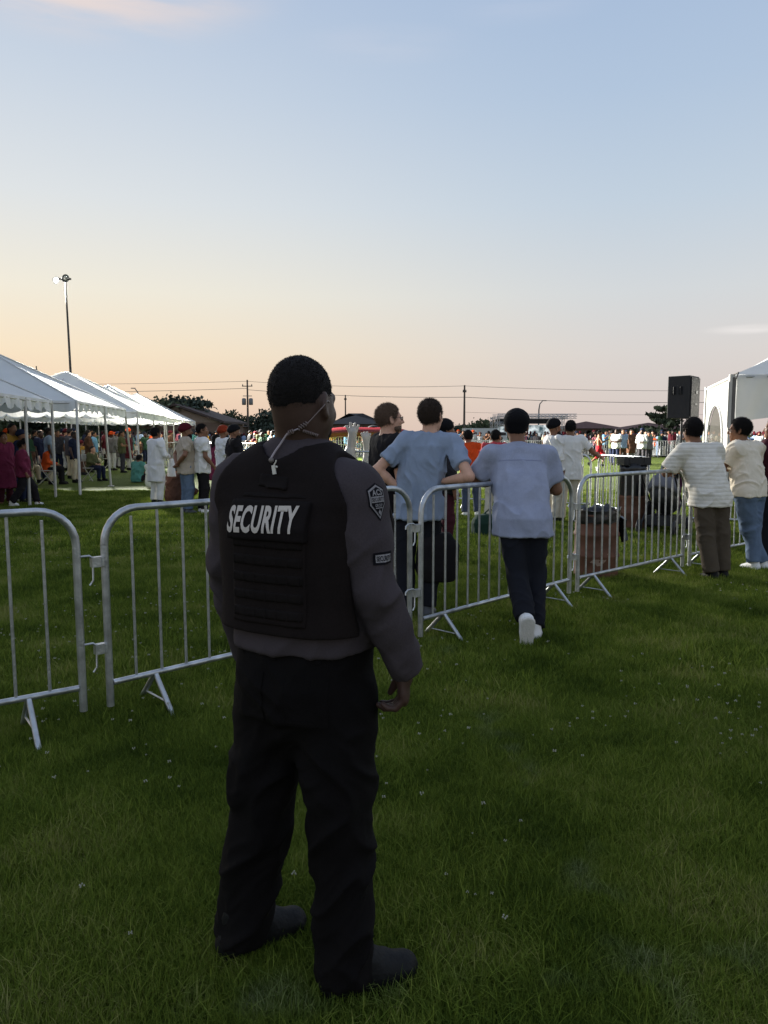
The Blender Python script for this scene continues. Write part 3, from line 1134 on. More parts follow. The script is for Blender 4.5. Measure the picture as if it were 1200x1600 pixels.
# ------------------------------------------------------------------ stage, truck, inflatables on the far side
def stage():
    d = 88
    p = W(822, 690, d); p.z = 0
    t = empty('stage', p, label='outdoor stage of silver truss with a bright screen behind the turbaned man', cat='stage')
    w, h, dep = 7.2, 3.55, 4
    def truss(a, b, name='truss'):
        a, b = Vector(a), Vector(b)
        m = MB()
        ax = (b - a).normalized()
        s1 = ax.orthogonal().normalized() * 0.17
        s2 = ax.cross(s1).normalized() * 0.17
        cs = [s1 + s2, s1 - s2, -s1 - s2, -s1 + s2]
        for c in cs:
            m.tube([a + c, b + c], 0.03, 5)
        n = max(2, int((b - a).length / 0.45))
        for i in range(n):
            u, v = a.lerp(b, i / n), a.lerp(b, (i + 1) / n)
            for k in range(4):
                m.tube([u + cs[k], v + cs[(k + 1) % 4]], 0.018, 4)
        m.build(name, M_GALV, t)
    for x in (-w / 2, w / 2):
        for y in (-dep / 2, dep / 2):
            truss((x, y, 0), (x, y, h))
    for y in (-dep / 2, dep / 2):
        truss((-w / 2, y, h), (w / 2 + 1.6, y, h))
    truss((-w / 2, -dep / 2, h - 0.9), (-w / 2 + 2.2, -dep / 2, h - 0.9))
    m = MB(); m.box((0, 0, h - 0.55), (w - 0.6, dep - 0.4, 0.5)); m.build('canopy', mat('stage_black', (26, 26, 28), 0.8), t)
    m = MB(); m.box((0, 0, 0.5), (w - 0.5, dep - 0.4, 1.0)); m.build('deck', mat('stage_black', (26, 26, 28), 0.8), t)
    # the lit screen wall
    sm, nt, pp = new_mat('led_screen')
    N, L = nt.nodes.new, nt.links.new
    tc = N('ShaderNodeTexCoord')
    v = N('ShaderNodeTexVoronoi'); v.inputs['Scale'].default_value = 2.4
    nz = N('ShaderNodeTexNoise'); nz.inputs['Scale'].default_value = 1.3; nz.inputs['Detail'].default_value = 6
    L(tc.outputs['Object'], v.inputs['Vector']); L(tc.outputs['Object'], nz.inputs['Vector'])
    r = N('ShaderNodeValToRGB')
    r.color_ramp.elements[0].position = 0.42; r.color_ramp.elements[0].color = srgb(60, 84, 92)
    r.color_ramp.elements[1].position = 0.6; r.color_ramp.elements[1].color = srgb(225, 235, 238)
    L(nz.outputs['Fac'], r.inputs[0])
    L(r.outputs[0], pp.inputs['Emission Color']); pp.inputs['Emission Strength'].default_value = 0.9
    pp.inputs['Base Color'].default_value = (0.02, 0.02, 0.02, 1)
    m = MB(); m.box((-w / 4 + 0.2, dep / 2 - 0.4, 1.75), (w / 2 - 0.8, 0.12, 1.5)); m.box((w / 4 - 0.1, dep / 2 - 0.4, 1.95), (w / 2 - 0.9, 0.12, 1.3))
    m.build('screen', sm, t)
    tower = MB(); tower.box((w / 2 + 0.9, -dep / 2 + 0.3, 1.7), (0.7, 0.6, 1.5)); tower.build('speaker_array', mat('stage_black', (26, 26, 28), 0.8), t)


stage()


def truck():
    p = W(757, 690, 78); p.z = 0
    t = empty('box_truck', p, math.radians(4), 'white box truck parked below the round tree', 'truck')
    m = MB(); m.box((-0.5, 0, 1.35), (3.3, 1.9, 1.6)); m.build('cargo_box', M_WHITE, t)
    m = MB(); m.box((1.75, 0, 0.95), (1.1, 1.8, 0.95)); m.box((1.6, 0, 1.55), (0.8, 1.6, 0.5), taper=0.8); m.build('cab', M_WHITE, t)
    m = MB(); m.box((1.7, -0.83, 1.55), (0.6, 0.04, 0.36)); m.build('window', M_WINDOW, t)
    w = MB(); w.lathe([(0.001, -0.12), (0.36, -0.12), (0.38, 0), (0.36, 0.12), (0.001, 0.12)], 14); me = w.mesh('wheel')
    for x in (-1.3, 1.7):
        for y in (-0.85, 0.85):
            o = link('wheel', me, t, mat('tyre', (28, 28, 28), 0.9)); o.location = (x, y, 0.38); o.rotation_euler = (math.pi / 2, 0, 0)
    m = MB(); m.box((0, 0, 0.5), (4.4, 1.2, 0.16)); m.build('chassis', M_DARKMETAL, t)


truck()


def inflatable():
    d = 46
    def L(px, py): 
        q = W(px, py, d); return Vector((q.x, 0, q.z))
    c = W(590, 690, d); c.z = 0
    t = empty('inflatable_arch', (c.x, c.y, 0), label='long red inflatable arch lying low behind the bespectacled man', cat='inflatable')
    X = lambda px: (px - 600) / 1200.0 * d - c.x
    Z = lambda py: CAM_H + (678 - py) / 1200.0 * d
    red = mat('red_vinyl', (84, 14, 20), 0.38, var=0.08, scale=2)
    pts = [(X(470), 0.3, 0.25), (X(480), 0.2, Z(686)), (X(505), 0, Z(677)), (X(540), 0, Z(675)), (X(600), 0, Z(675)), (X(625), 0, Z(676)), (X(636), 0, Z(682)), (X(644), 0.1, Z(697)), (X(646), 0.1, 0.1)]
    # smooth the path
    path = []
    for i in range(len(pts) - 1):
        for k in range(4):
            path.append(Vector(pts[i]).lerp(Vector(pts[i + 1]), k / 4))
    path.append(Vector(pts[-1]))
    for _ in range(3):
        path = [path[0]] + [(path[i - 1] + path[i] * 2 + path[i + 1]) / 4 for i in range(1, len(path) - 1)] + [path[-1]]
    m = MB(); m.tube(path, [0.29 + 0.015 * math.sin(i * 1.2) for i in range(len(path))], 14)
    m.build('tube', red, t)
    hump = mat('black_vinyl', (30, 28, 30), 0.4)
    for px in (545, 583):
        m = MB()
        m.tube([(X(px - 9), 0.05, Z(672)), (X(px - 5), 0.05, Z(668)), (X(px), 0.05, Z(666.5)), (X(px + 5), 0.05, Z(668)), (X(px + 9), 0.05, Z(672))], 0.10, 8)
        m.build('strap', hump, t)
    net = MB()
    for i in range(34):
        x = X(505) + (X(636) - X(505)) * i / 33
        net.tube([(x, 0.15, 0.1), (x, 0.15, Z(681))], 0.022, 4)
    for z in (0.25, 0.6, 0.95):
        net.tube([(X(505), 0.15, z), (X(636), 0.15, z)], 0.022, 4)
    tag(net.build('net', M_WHITE, t))
    # the pale inflatable hands in front of it, each grown as one surface
    pale = mat('pale_vinyl', (176, 168, 158), 0.45, var=0.06, scale=2)

    def big_hand(px, py_palm, py_tip, dd, label, mir=1, fingers=5):
        b = W(px, 700, dd); b.z = 0
        h_t = CAM_H + (678 - py_tip) / 1200.0 * dd
        h_p = CAM_H + (678 - py_palm) / 1200.0 * dd
        s = Sdf((-0.75, -0.3, -0.05), (0.75, 0.3, h_t + 0.1), 0.022)
        s.cone((0, 0, 0.0), (-0.05 * mir, 0, h_p * 0.72), 0.30, 0.13, 0.05)
        s.cone((-0.04 * mir, 0, h_p * 0.7), (0.02 * mir, 0, h_p), 0.10, 0.10, 0.04)
        L_ = h_t - h_p
        for k, (a, l) in enumerate(((-0.55, 0.72), (-0.12, 1.0), (0.14, 0.95), (0.42, 0.78))[:fingers - 1]):
            a *= mir
            o = Vector((0.05 * (k - 1.5) * mir + 0.02 * mir, 0, h_p + 0.03))
            e = o + Vector((math.sin(a), 0, math.cos(a))) * L_ * l * 0.86
            s.cone(o, e, 0.040, 0.032, 0.02)
        s.clip((0, 0, -1), 0.0)
        me = s.built('hand')
        o = link('inflatable_hand', me, None, pale)
        o.location = b
        tag(o, label, 'inflatable', 'pale inflatable hands')
    big_hand(550, 676, 661, 17.5, 'pale inflatable waving hand with spread fingers just beside the guard\'s shoulder', 1)
    big_hand(573, 684, 676, 20, 'pale inflatable hand half hidden behind the bespectacled man', -1)


inflatable()

# ================================================================== white frame tents on the left
M_TENT = mat('tent_vinyl', (234, 235, 234), 0.5, var=0.04, scale=1.2, bump=0.25, bscale=3.0, trans=0.28)
M_TENT_D = mat('tent_valance', (228, 229, 228), 0.4, var=0.08, scale=3, bump=0.6, bscale=7.0, trans=0.22)
M_LEG = mat('tent_leg', (188, 186, 180), 0.45, 0.2, var=0.1)


def tent(o, ax, ln, dep, eave, peak, label, nlegs=3, splay=0.0):
    """o = near right foot; ax = unit vector along the right side going away; the tent lies to the left"""
    t = empty('frame_tent', o, math.atan2(ax[1], ax[0]) - math.pi / 2, label, 'tent', 'white frame tents in a row')
    # local: +y away along the row, -x to the left
    x0, x1, y0, y1 = -dep, 0.0, 0.0, ln
    hip = min(ln, dep) / 2
    pk = [(-dep / 2, hip), (-dep / 2, ln - hip + 0.001)]
    m = MB()
    def face(a, b, c, d=None, n=20):
        """quad a-b (eave) to d-c (ridge), cloth sagging a little between the ribs"""
        a, b, c = Vector(a), Vector(b), Vector(c)
        d = Vector(d) if d is not None else c
        nrm = (b - a).cross(c - a).normalized()
        vs = []
        for j in range(n + 1):
            v = j / n
            for i in range(n + 1):
                u = i / n
                p = a.lerp(b, u).lerp(d.lerp(c, u), v)
                p = p - nrm * 0.13 * math.sin(math.pi * u) * math.sin(math.pi * min(1, v * 1.02)) * (1 if nrm.z > 0 else -1)
                p = p + nrm * (0.018 * math.sin(9 * u + 3 * v) * math.sin(math.pi * v) + 0.012 * math.sin(31 * u - 7 * v) * (1 - v))
                vs.append(p)
        m.add(vs, [(j * (n + 1) + i, j * (n + 1) + i + 1, (j + 1) * (n + 1) + i + 1, (j + 1) * (n + 1) + i) for j in range(n) for i in range(n)], 0, True)
    A, B, C, D = (x1, y0, eave), (x1, y1, eave), (x0, y1, eave), (x0, y0, eave)
    Pn, Pf = (pk[0][0], pk[0][1], peak), (pk[1][0], pk[1][1], peak)
    face(A, B, Pf, Pn)
    face(B, C, Pf)
    face(C, D, Pn, Pf)
    face(D, A, Pn)
    m.build('roof', M_TENT, t)
    s = MB()
    for a, b in ((A, Pn), (B, Pf), (C, Pf), (D, Pn), (Pn, Pf)):
        s.tube([Vector(a) + Vector((0, 0, 0.012)), Vector(b) + Vector((0, 0, 0.012))], 0.022, 5)
    s.build('seam', M_TENT_D, t)

    def valance(a, b):
        a, b = Vector(a), Vector(b)
        L = (b - a).length
        nsc = max(2, int(L / 0.62))
        n = nsc * 10
        out = (b - a).cross(Vector((0, 0, 1))).normalized()
        ph = RNG.random() * 6
        vs = []
        for j in range(5):
            v = j / 4
            for i in range(n + 1):
                u = i / n
                sc = abs(math.sin(math.pi * u * nsc))
                drop = 0.17 + 0.13 * sc ** 0.55
                w = 0.035 * v * math.sin(u * L * 9 + ph) + 0.02 * v * math.sin(u * L * 23 + 2 * ph) + 0.015
                p = a.lerp(b, u) + out * w
                p.z += 0.015 - drop * v
                vs.append(p)
        k = MB()
        k.add(vs, [(j * (n + 1) + i, j * (n + 1) + i + 1, (j + 1) * (n + 1) + i + 1, (j + 1) * (n + 1) + i) for j in range(4) for i in range(n)], 0, True)
        k.build('valance', M_TENT_D, t)
    valance(A, B); valance(B, C); valance(C, D); valance(D, A)
    rl = MB()
    for a, b in ((A, B), (B, C), (C, D), (D, A)):
        rl.tube([Vector(a) - Vector((0, 0, 0.05)), Vector(b) - Vector((0, 0, 0.05))], 0.025, 6)
    rl.tube([Vector(D) * 0.5 + Vector(A) * 0.5 - Vector((0, 0, 0.05)), Vector(Pn) - Vector((0, 0, 0.08))], 0.025, 6)
    rl.tube([Vector(B) * 0.5 + Vector(C) * 0.5 - Vector((0, 0, 0.05)), Vector(Pf) - Vector((0, 0, 0.08))], 0.025, 6)
    rl.build('frame', M_LEG, t)
    for x in (x1, x0):
        for i in range(nlegs):
            y = y0 + (y1 - y0) * i / (nlegs - 1)
            lg = MB()
            sy = splay * (1 if i == nlegs - 1 else (-1 if i == 0 else 0))
            lg.tube([(x + (0.25 if x == x1 else -0.25) * abs(splay), y + sy, 0), (x, y, eave)], 0.034, 8)
            lg.box((x + (0.25 if x == x1 else -0.25) * abs(splay), y + sy, 0.01), (0.16, 0.16, 0.02))
            lg.build('leg', M_LEG, t)
    return t


def row_x(d):
    return -8.0 - 0.145 * (d - 18.7)


AX = Vector((-0.145, 1.0, 0)).normalized()
tent((row_x(12.6), 12.6, 0), AX, 6.1, 6.3, 2.36, 4.0, 'nearest white frame tent, cut by the left edge of the picture', 4)
tent((row_x(20.0) + 0.25, 20.0, 0), AX, 6.6, 6.4, 2.42, 4.02, 'second white frame tent with leaning silver legs', 3, 0.5)
tent((row_x(29.0) + 0.25, 29.0, 0), AX, 8.0, 6.6, 2.42, 4.10, 'third white frame tent whose whole peak shows against the sky')
tent((row_x(38.0), 38.0, 0), AX, 7.2, 6.4, 2.42, 4.1, 'fourth white frame tent, partly hidden by the third peak')
tent((row_x(46.2), 46.2, 0), AX, 7.2, 6.4, 2.42, 4.1, 'farthest white frame tent, next to the brown gabled house')


# ------------------------------------------------------------------ the marquee on the right
def marquee():
    d0 = 13.5
    c = W(1141, 690, d0)
    x0, y0 = c.x, d0
    H = CAM_H + (678 - 587) / 1200.0 * d0
    far = W(1101, 690, 17.2)
    t = empty('marquee', (x0, y0, 0), 0, 'large white marquee at the right edge with an arched clear window', 'marquee')
    fx, fy = far.x - x0, 17.2 - y0
    nx, ny = 4.8, -1.0            # the front eave runs right and slightly nearer
    wm = mat('marquee_vinyl', (238, 236, 232), 0.45, var=0.05, scale=1.5, bump=0.4, bscale=4, trans=0.3)
    # left wall with an arch cut through it
    def on(u, z):                  # u 0..1 from the near corner to the far one
        return Vector((fx * u, fy * u, z))
    m = MB()
    ua, ub, zb, zt = 0.24, 0.86, 0.9, 2.15
    n = 18
    arch = []
    for i in range(n + 1):
        a = math.pi * i / n
        arch.append((0.5 * (ua + ub) - 0.5 * (ub - ua) * math.cos(a), (zt - 0.75) + 0.75 * math.sin(a)))
    # strips above, beside and below the window
    for i in range(n):
        (u1, z1), (u2, z2) = arch[i], arch[i + 1]
        m.add([on(u1, z1), on(u2, z2), on(u2, H), on(u1, H)], [(0, 1, 2, 3)])
    m.add([on(0, 0), on(ua, 0), on(ua, H), on(0, H)], [(0, 1, 2, 3)])
    m.add([on(ub, 0), on(1, 0), on(1, H), on(ub, H)], [(0, 1, 2, 3)])
    m.add([on(ua, 0), on(ub, 0), on(ub, zb), on(ua, zb)], [(0, 1, 2, 3)])
    m.build('side_wall', wm, t)
    pm, nt, pp = new_mat('clear_vinyl')
    pp.inputs['Base Color'].default_value = srgb(52, 49, 42); pp.inputs['Roughness'].default_value = 0.5; pp.inputs['Specular IOR Level'].default_value = 0.15
    pp.inputs['Alpha'].default_value = 0.86
    g = MB()
    off = Vector((0.02, 0.0, 0))
    g.add([on(u, z) + off for u, z in arch] + [on(ub, zb) + off, on(ua, zb) + off], [tuple(range(n + 3))])
    g.build('arched_window', pm, t)
    b = MB(); b.tube([on(u, z) - off for u, z in arch], 0.018, 6); b.build('window_binding', M_TENT_D, t)
    # front: roof, eave flap and a gathered curtain drawn up to the right
    L = math.hypot(nx, ny)
    fr = lambda s, z, o=0.0: Vector((nx / L * s + ny / L * o, ny / L * s - nx / L * o * 1.0, z))
    r = MB()
    pk = Vector((2.9, 2.2, H + 1.35))
    E = [on(0, H), Vector((nx, ny, H)), Vector((nx + fx, ny + fy, H)), on(1, H)]
    for i in range(4):
        a, b2 = E[i], E[(i + 1) % 4]
        nseg = 10
        vs = []
        for v in range(nseg + 1):
            for u in range(nseg + 1):
                q = a.lerp(b2, u / nseg).lerp(pk, v / nseg)
                q.z -= 0.22 * math.sin(math.pi * v / nseg) * (0.6 + 0.4 * math.sin(math.pi * u / nseg))
                vs.append(q)
        r.add(vs, [(v * (nseg + 1) + u, v * (nseg + 1) + u + 1, (v + 1) * (nseg + 1) + u + 1, (v + 1) * (nseg + 1) + u) for v in range(nseg) for u in range(nseg)], 0, True)
    r.build('roof', wm, t)
    cu = MB()
    ns, nv = 60, 14
    vs = []
    for j in range(nv + 1):
        v = j / nv
        for i in range(ns + 1):
            s = L * i / ns
            zl = 1.78 + 0.16 * math.sin(min(1, s / 1.3) * math.pi / 2) + 0.10 * s / L - 0.1 * math.sin(s * 2.0) * 0.4
            z = H + (zl - H) * v
            o = 0.03 + 0.05 * v * math.sin(s * 7 + 2 * v) + 0.02 * math.sin(s * 17 + 5 * v)
            vs.append(fr(s, z, o))
    cu.add(vs, [(j * (ns + 1) + i, j * (ns + 1) + i + 1, (j + 1) * (ns + 1) + i + 1, (j + 1) * (ns + 1) + i) for j in range(nv) for i in range(ns)], 0, True)
    cu.build('curtain', wm, t)
    p = MB(); p.tube([fr(-0.03, 0, 0.06), fr(-0.03, H, 0.06)], 0.05, 10); p.build('corner_pole', mat('marquee_pole', (206, 200, 188), 0.5, var=0.08), t)
    p = MB(); p.tube([(0.10 - 0.12, -0.10, 0), (0.10 - 0.12, -0.10, H - 0.05)], 0.032, 8); p.tube([fr(0.0, H, 0.1), fr(0.04, H + 0.02, 0.2), fr(0.0, H - 0.08, 0.22)], 0.014, 6)
    p.build('corner_strap', mat('strap_grey', (110, 104, 98), 0.8), t)
    rl = MB()
    for i in range(4):
        rl.tube([E[i] - Vector((0, 0, 0.04)), E[(i + 1) % 4] - Vector((0, 0, 0.04))], 0.03, 6)
    rl.build('frame', M_LEG, t)
    for i in (1, 2, 3):
        p = MB(); p.tube([(E[i].x, E[i].y, 0), E[i]], 0.045, 8); p.build('leg', M_LEG, t)


marquee()

# ================================================================== crowd control barriers
def rounded_frame(L, H, R, n=7):
    pts = [(-L / 2, 0, 0.085), (-L / 2, 0, H - R)]
    for i in range(1, n + 1):
        a = math.pi / 2 * i / n
        pts.append((-L / 2 + R - R * math.cos(a), 0, H - R + R * math.sin(a)))
    pts.append((L / 2 - R, 0, H))
    for i in range(1, n + 1):
        a = math.pi / 2 * i / n
        pts.append((L / 2 - R + R * math.sin(a), 0, H - R + R * math.cos(a)))
    pts.append((L / 2, 0, 0.085))
    return pts


BAR_CACHE = {}


def barrier(a, b, label, group, nbars=14, H=1.18, R=0.19, hook=True, tubes=10, zlift=0.0):
    """steel crowd barrier between two ground points"""
    a, b = Vector(a), Vector(b)
    L = (b - a).length
    c = (a + b) / 2
    t = empty('crowd_barrier', (c.x, c.y, zlift), math.atan2(b.y - a.y, b.x - a.x), label, 'barrier', group)
    t.rotation_euler = (random.uniform(-.012, .012), random.uniform(-.006, .006), t.rotation_euler.z)
    key = (round(L, 2), nbars, round(H, 2))
    if key not in BAR_CACHE:
        m = MB(); m.tube(rounded_frame(L, H, R), 0.0205, tubes); fr = m.mesh('frame')
        m = MB(); m.tube([(-L / 2 + 0.02, 0, 0.215), (L / 2 - 0.02, 0, 0.215)], 0.0165, tubes); rail = m.mesh('bottom_rail')
        zt = H - 0.012
        m = MB(); m.tube([(0, 0, 0.225), (0, 0, zt)], 0.0085, 8); bar = m.mesh('bar')
        m = MB(); m.tube([(0, 0, 0.225), (0, 0, zt - 0.035)], 0.0085, 8); bar_end = m.mesh('bar')
        def flat_leg(s):
            q = MB()
            q.tube([(0, s * 0.010, 0.205), (0, s * 0.21, 0.0)], 0.0155, 8)
            return q.mesh('leg')
        legs = [flat_leg(-1), flat_leg(1)]
        m = MB(); m.tube([(0, -0.135, 0.075), (0, 0.135, 0.075)], 0.006, 6); brace = m.mesh('brace')
        m = MB(); m.box((0, 0, 0), (0.062, 0.036, 0.055)); m.box((0.026, 0, 0.0), (0.012, 0.05, 0.045)); br = m.mesh('bracket')
        m = MB()
        m.tube([(0.0, 0, 0.02), (-0.02, 0, 0.036), (-0.075, 0, 0.036), (-0.098, 0, 0.022), (-0.10, 0, 0.0)], 0.0065, 7)
        m.tube([(-0.0, 0, 0.03), (-0.002, 0, -0.10), (-0.022, 0, -0.125)], 0.0055, 6)
        hk = m.mesh('hook')
        BAR_CACHE[key] = (fr, rail, bar, bar_end, legs, brace, br, hk)
    fr, rail, bar, bar_end, legs, brace, br, hk = BAR_CACHE[key]
    link('frame', fr, t, M_GALV)
    link('bottom_rail', rail, t, M_GALV)
    for i in range(nbars):
        x = -L / 2 + L * (i + 1) / (nbars + 1)
        edge = L / 2 - abs(x)
        o = link('bar', bar_end if edge < R * 0.95 else bar, t, M_GALV)
        o.location = (x, 0, 0)
    for x in (-L / 2 + 0.27, L / 2 - 0.27):
        for lg in legs:
            o = link('leg', lg, t, M_GALV); o.location = (x, 0, 0)
        o = link('brace', brace, t, M_GALV); o.location = (x, 0, 0)
    if hook:
        for z in (0.42, 0.90):
            o = link('bracket', br, t, M_GALV); o.location = (-L / 2 - 0.045, 0, z)
            h = link('hook', hk, o, M_GALV); h.location = (-0.02, 0, 0)
    return t


# near row, following the posts' feet in the photograph
GR1 = 'near row of steel crowd barriers'
aR = GZ(131, 1112, .085)
dirA = Vector((-0.354, -0.25, 0)).normalized()
barrier(aR + dirA * 2.3, aR, 'nearest steel barrier, cut by the left edge of the picture', GR1, 13)
barrier(GZ(173, 1101, .085), GZ(640, 986, .085), 'steel barrier passing behind the security guard', GR1)
barrier(GZ(657, 994, .085), GZ(889, 927, .085), 'steel barrier the man in the pale blue-grey shirt leans on', GR1)
barrier(GZ(902, 924, .085), GZ(1066, 885, .085), 'steel barrier standing in front of the rusty oil drum', GR1, 14)
eS = GZ(1077, 884, .085)
barrier(eS, eS + Vector((0.77, 0.64, 0)) * 2.25, 'steel barrier behind the two men at the right edge', GR1)
# second row along the field
GR2 = 'second row of steel barriers along the field'
f0, f1 = Vector((4.18, 15.0, 0)), Vector((4.42, 12.85, 0))
barrier(f0, f1, 'steel barrier beside the black draped drum, running towards the field', GR2)
g0 = Vector((4.53, 12.55, 0))
barrier(g0, g0 + Vector((0.96, -0.28, 0)) * 2.3, 'steel barrier behind the baby stroller', GR2)
q = Vector((4.05, 15.05, 0))
lbl = ['steel barrier behind the man in the white tee with pale trousers', 'steel barrier the man in the orange shirt leans on', 'steel barrier hidden behind the man in the pale blue tee', 'steel barrier behind the bespectacled man']
for i in range(4):
    dv = Vector((-0.90 + 0.03 * i, 0.42 + 0.06 * i, 0)).normalized()
    barrier(q, q + dv * 2.25, lbl[i], GR2, hook=False, tubes=8)
    q = q + dv * 2.33


def far_barriers():
    """low detail barriers on the far side of the field: one mesh each"""
    def mesh(L, n, H=1.12):
        m = MB()
        m.tube(rounded_frame(L, H, 0.15, 3), 0.025, 5)
        m.tube([(-L / 2, 0, 0.16), (L / 2, 0, 0.16)], 0.02, 4)
        for i in range(n):
            x = -L / 2 + L * (i + 1) / (n + 1)
            m.tube([(x, 0, 0.16), (x, 0, H - 0.01)], 0.013, 4, caps=False)
        for x in (-L / 2 + 0.3, L / 2 - 0.3):
            m.tube([(x, -0.3, 0), (x, 0, 0.16), (x, 0.3, 0)], 0.02, 4)
        return m.mesh('crowd_barrier')
    me = mesh(2.25, 14)
    pts = []
    for i in range(24):
        u = i / 23
        pts.append(Vector((3 + 20.5 * u * 1.05, 53.5 - 7.5 * u - 3.5 * (2 * u - 1) ** 2 + 3.5, 0)))
    for i in range(9):
        pts.append(Vector((4 - 2.2 * (i + 1), 53.2 - 0.75 * (i + 1), 0)))
    for i in range(7):
        pts.append(Vector((-4.2 - 1.05 * i, 33.5 + 2.0 * i, 0)))
    for i in range(4):
        pts.append(Vector((-6.3 - 1.7 * i, 36.5 + 1.4 * i, 0)))
    for i, p in enumerate(pts):
        o = link('crowd_barrier', me, None, M_GALV_D)
        o.location = p
        if i < 24: rz = -0.36
        elif i < 33: rz = 0.33
        elif i < 40: rz = 2.05
        else: rz = 2.45
        o.rotation_euler = (0, 0, rz)
        tag(o, 'far steel barrier holding the crowd back on the opposite side of the field', 'barrier', 'far steel barriers around the field')


far_barriers()


# ================================================================== drums, loudspeaker, stroller, bags
M_RUST = mat('rusty_drum', (106, 70, 52), 0.75, 0.1, var=0.42, scale=7, bump=0.25, bscale=40)
M_BAG = mat('black_bag', (16, 16, 18), 0.28, var=0.2, scale=5, spec=0.6)


def bag_mesh(r, z0, z1, seed, spike=0.05):
    n, k = 40, 9
    rng = np.random.default_rng(seed)
    V, Fq = [], []
    for j in range(k):
        v = j / (k - 1)
        for i in range(n):
            a = 2 * math.pi * i / n
            w = vnoise(np.array([[math.cos(a) * 4, math.sin(a) * 4, v * 3]]), seed)[0]
            w2 = vnoise(np.array([[math.cos(a) * 11, math.sin(a) * 11, v * 7]]), seed + 3)[0]
            rr = r * (1.03 + spike * (w - 0.3) + 0.05 * (w2 - 0.5))
            z = z0 + (z1 - z0) * v + (0.05 * (w - 0.5) if j == 0 else 0) + (0.09 * (w2 - 0.5) if j == k - 1 else 0)
            V.append((rr * math.cos(a), rr * math.sin(a), z))
    for j in range(k - 1):
        for i in range(n):
            Fq.append((j * n + i, j * n + (i + 1) % n, (j + 1) * n + (i + 1) % n, (j + 1) * n + i))
    b = len(V)
    for i in range(n):
        a = 2 * math.pi * i / n
        V.append((r * 0.86 * math.cos(a), r * 0.86 * math.sin(a), z1 - 0.02))
    for i in range(n):
        V.append((r * 0.8 * math.cos(a * 0 + 2 * math.pi * i / n), r * 0.8 * math.sin(2 * math.pi * i / n), z0 + 0.02))
    t = (k - 1) * n
    for i in range(n):
        j = (i + 1) % n
        Fq.append((t + i, t + j, b + j, b + i))
        Fq.append((b + i, b + j, b + n + j, b + n + i))
    return np_mesh('trash_bag', np.array(V), np.array(Fq), True)


def drum(loc, r, h, label, bag=(0.8, 1.06), lid=False, seed=1):
    t = empty('oil_drum', loc, 0.3, label, 'drum', 'rusty drums used as bins')
    m = MB()
    prof = [(0.001, 0.01), (r, 0.01), (r * 1.02, 0.02), (r, 0.05)]
    for zc in (0.36, 0.68):
        prof += [(r, h * zc - 0.03), (r * 1.055, h * zc - 0.01), (r * 1.055, h * zc + 0.01), (r, h * zc + 0.03)]
    prof += [(r, h - 0.04), (r * 1.03, h - 0.015), (r * 1.0, h), (r * 0.94, h - 0.02), (r * 0.93, 0.05), (0.001, 0.05)]
    m.lathe(prof, 32)
    m.build('drum_body', M_RUST, t)
    # the worn pale arrow-like mark on the side facing the lawn
    link('trash_bag', bag_mesh(r, h * bag[0], h * bag[1], seed), t, M_BAG)
    if not lid:
        mk = MB()
        pts = [(-0.10, 0.20), (-0.03, 0.26), (0.0, 0.23), (0.05, 0.25), (0.10, 0.31), (0.07, 0.22), (0.02, 0.17), (-0.02, 0.16), (-0.04, 0.185)]
        vs = []
        for (u, z) in pts:
            a = -math.pi / 2 - 0.3 - 0.12 + u / r
            vs.append(((r + 0.003) * math.cos(a), (r + 0.003) * math.sin(a), z))
        mk.add(vs, [tuple(range(len(vs)))])
        mk.build('painted_mark', mat('worn_mark', (150, 126, 108), 0.8), t)
        fl = MB()
        fl.box((r * 0.98, -0.12, h * 0.80), (0.035, 0.10, 0.20), Matrix.Rotation(0.3, 3, 'X'))
        fl.box((r * 1.02, -0.15, h * 0.68), (0.03, 0.09, 0.16), Matrix.Rotation(-0.4, 3, 'X'))
        fl.build('bag_knot', M_BAG, t)
    return t


dp = G(935, 905)
drum((dp.x, dp.y + 0.12, 0), 0.235, 0.72, 'rusty brown oil drum lined with a black bag behind the barrier', (0.86, 1.07), seed=4)
d2 = drum((4.12, 13.05 - 0.35, 0), 0.215, 0.80, 'tall rusty drum draped with a black bag under a black crate', (0.72, 1.34), lid=True, seed=8)
m = MB()
for (c, s) in (((0, 0, 0.01), (0.44, 0.36, 0.02)), ((-0.215, 0, 0.075), (0.02, 0.36, 0.11)), ((0.215, 0, 0.075), (0.02, 0.36, 0.11)), ((0, -0.175, 0.075), (0.41, 0.02, 0.11)), ((0, 0.175, 0.075), (0.41, 0.02, 0.11))):
    m.box(c, s)
for sx in (-1, 1):
    m.box((0.12 * sx, -0.19, 0.08), (0.03, 0.012, 0.10))
o = m.build('plastic_crate', mat('black_plastic', (34, 34, 36), 0.5, var=0.1))
o.location = (4.12, 12.70, 1.072); o.rotation_euler = (0, 0, 0.06)
tag(o, 'flat black plastic crate on top of the draped drum', 'crate')


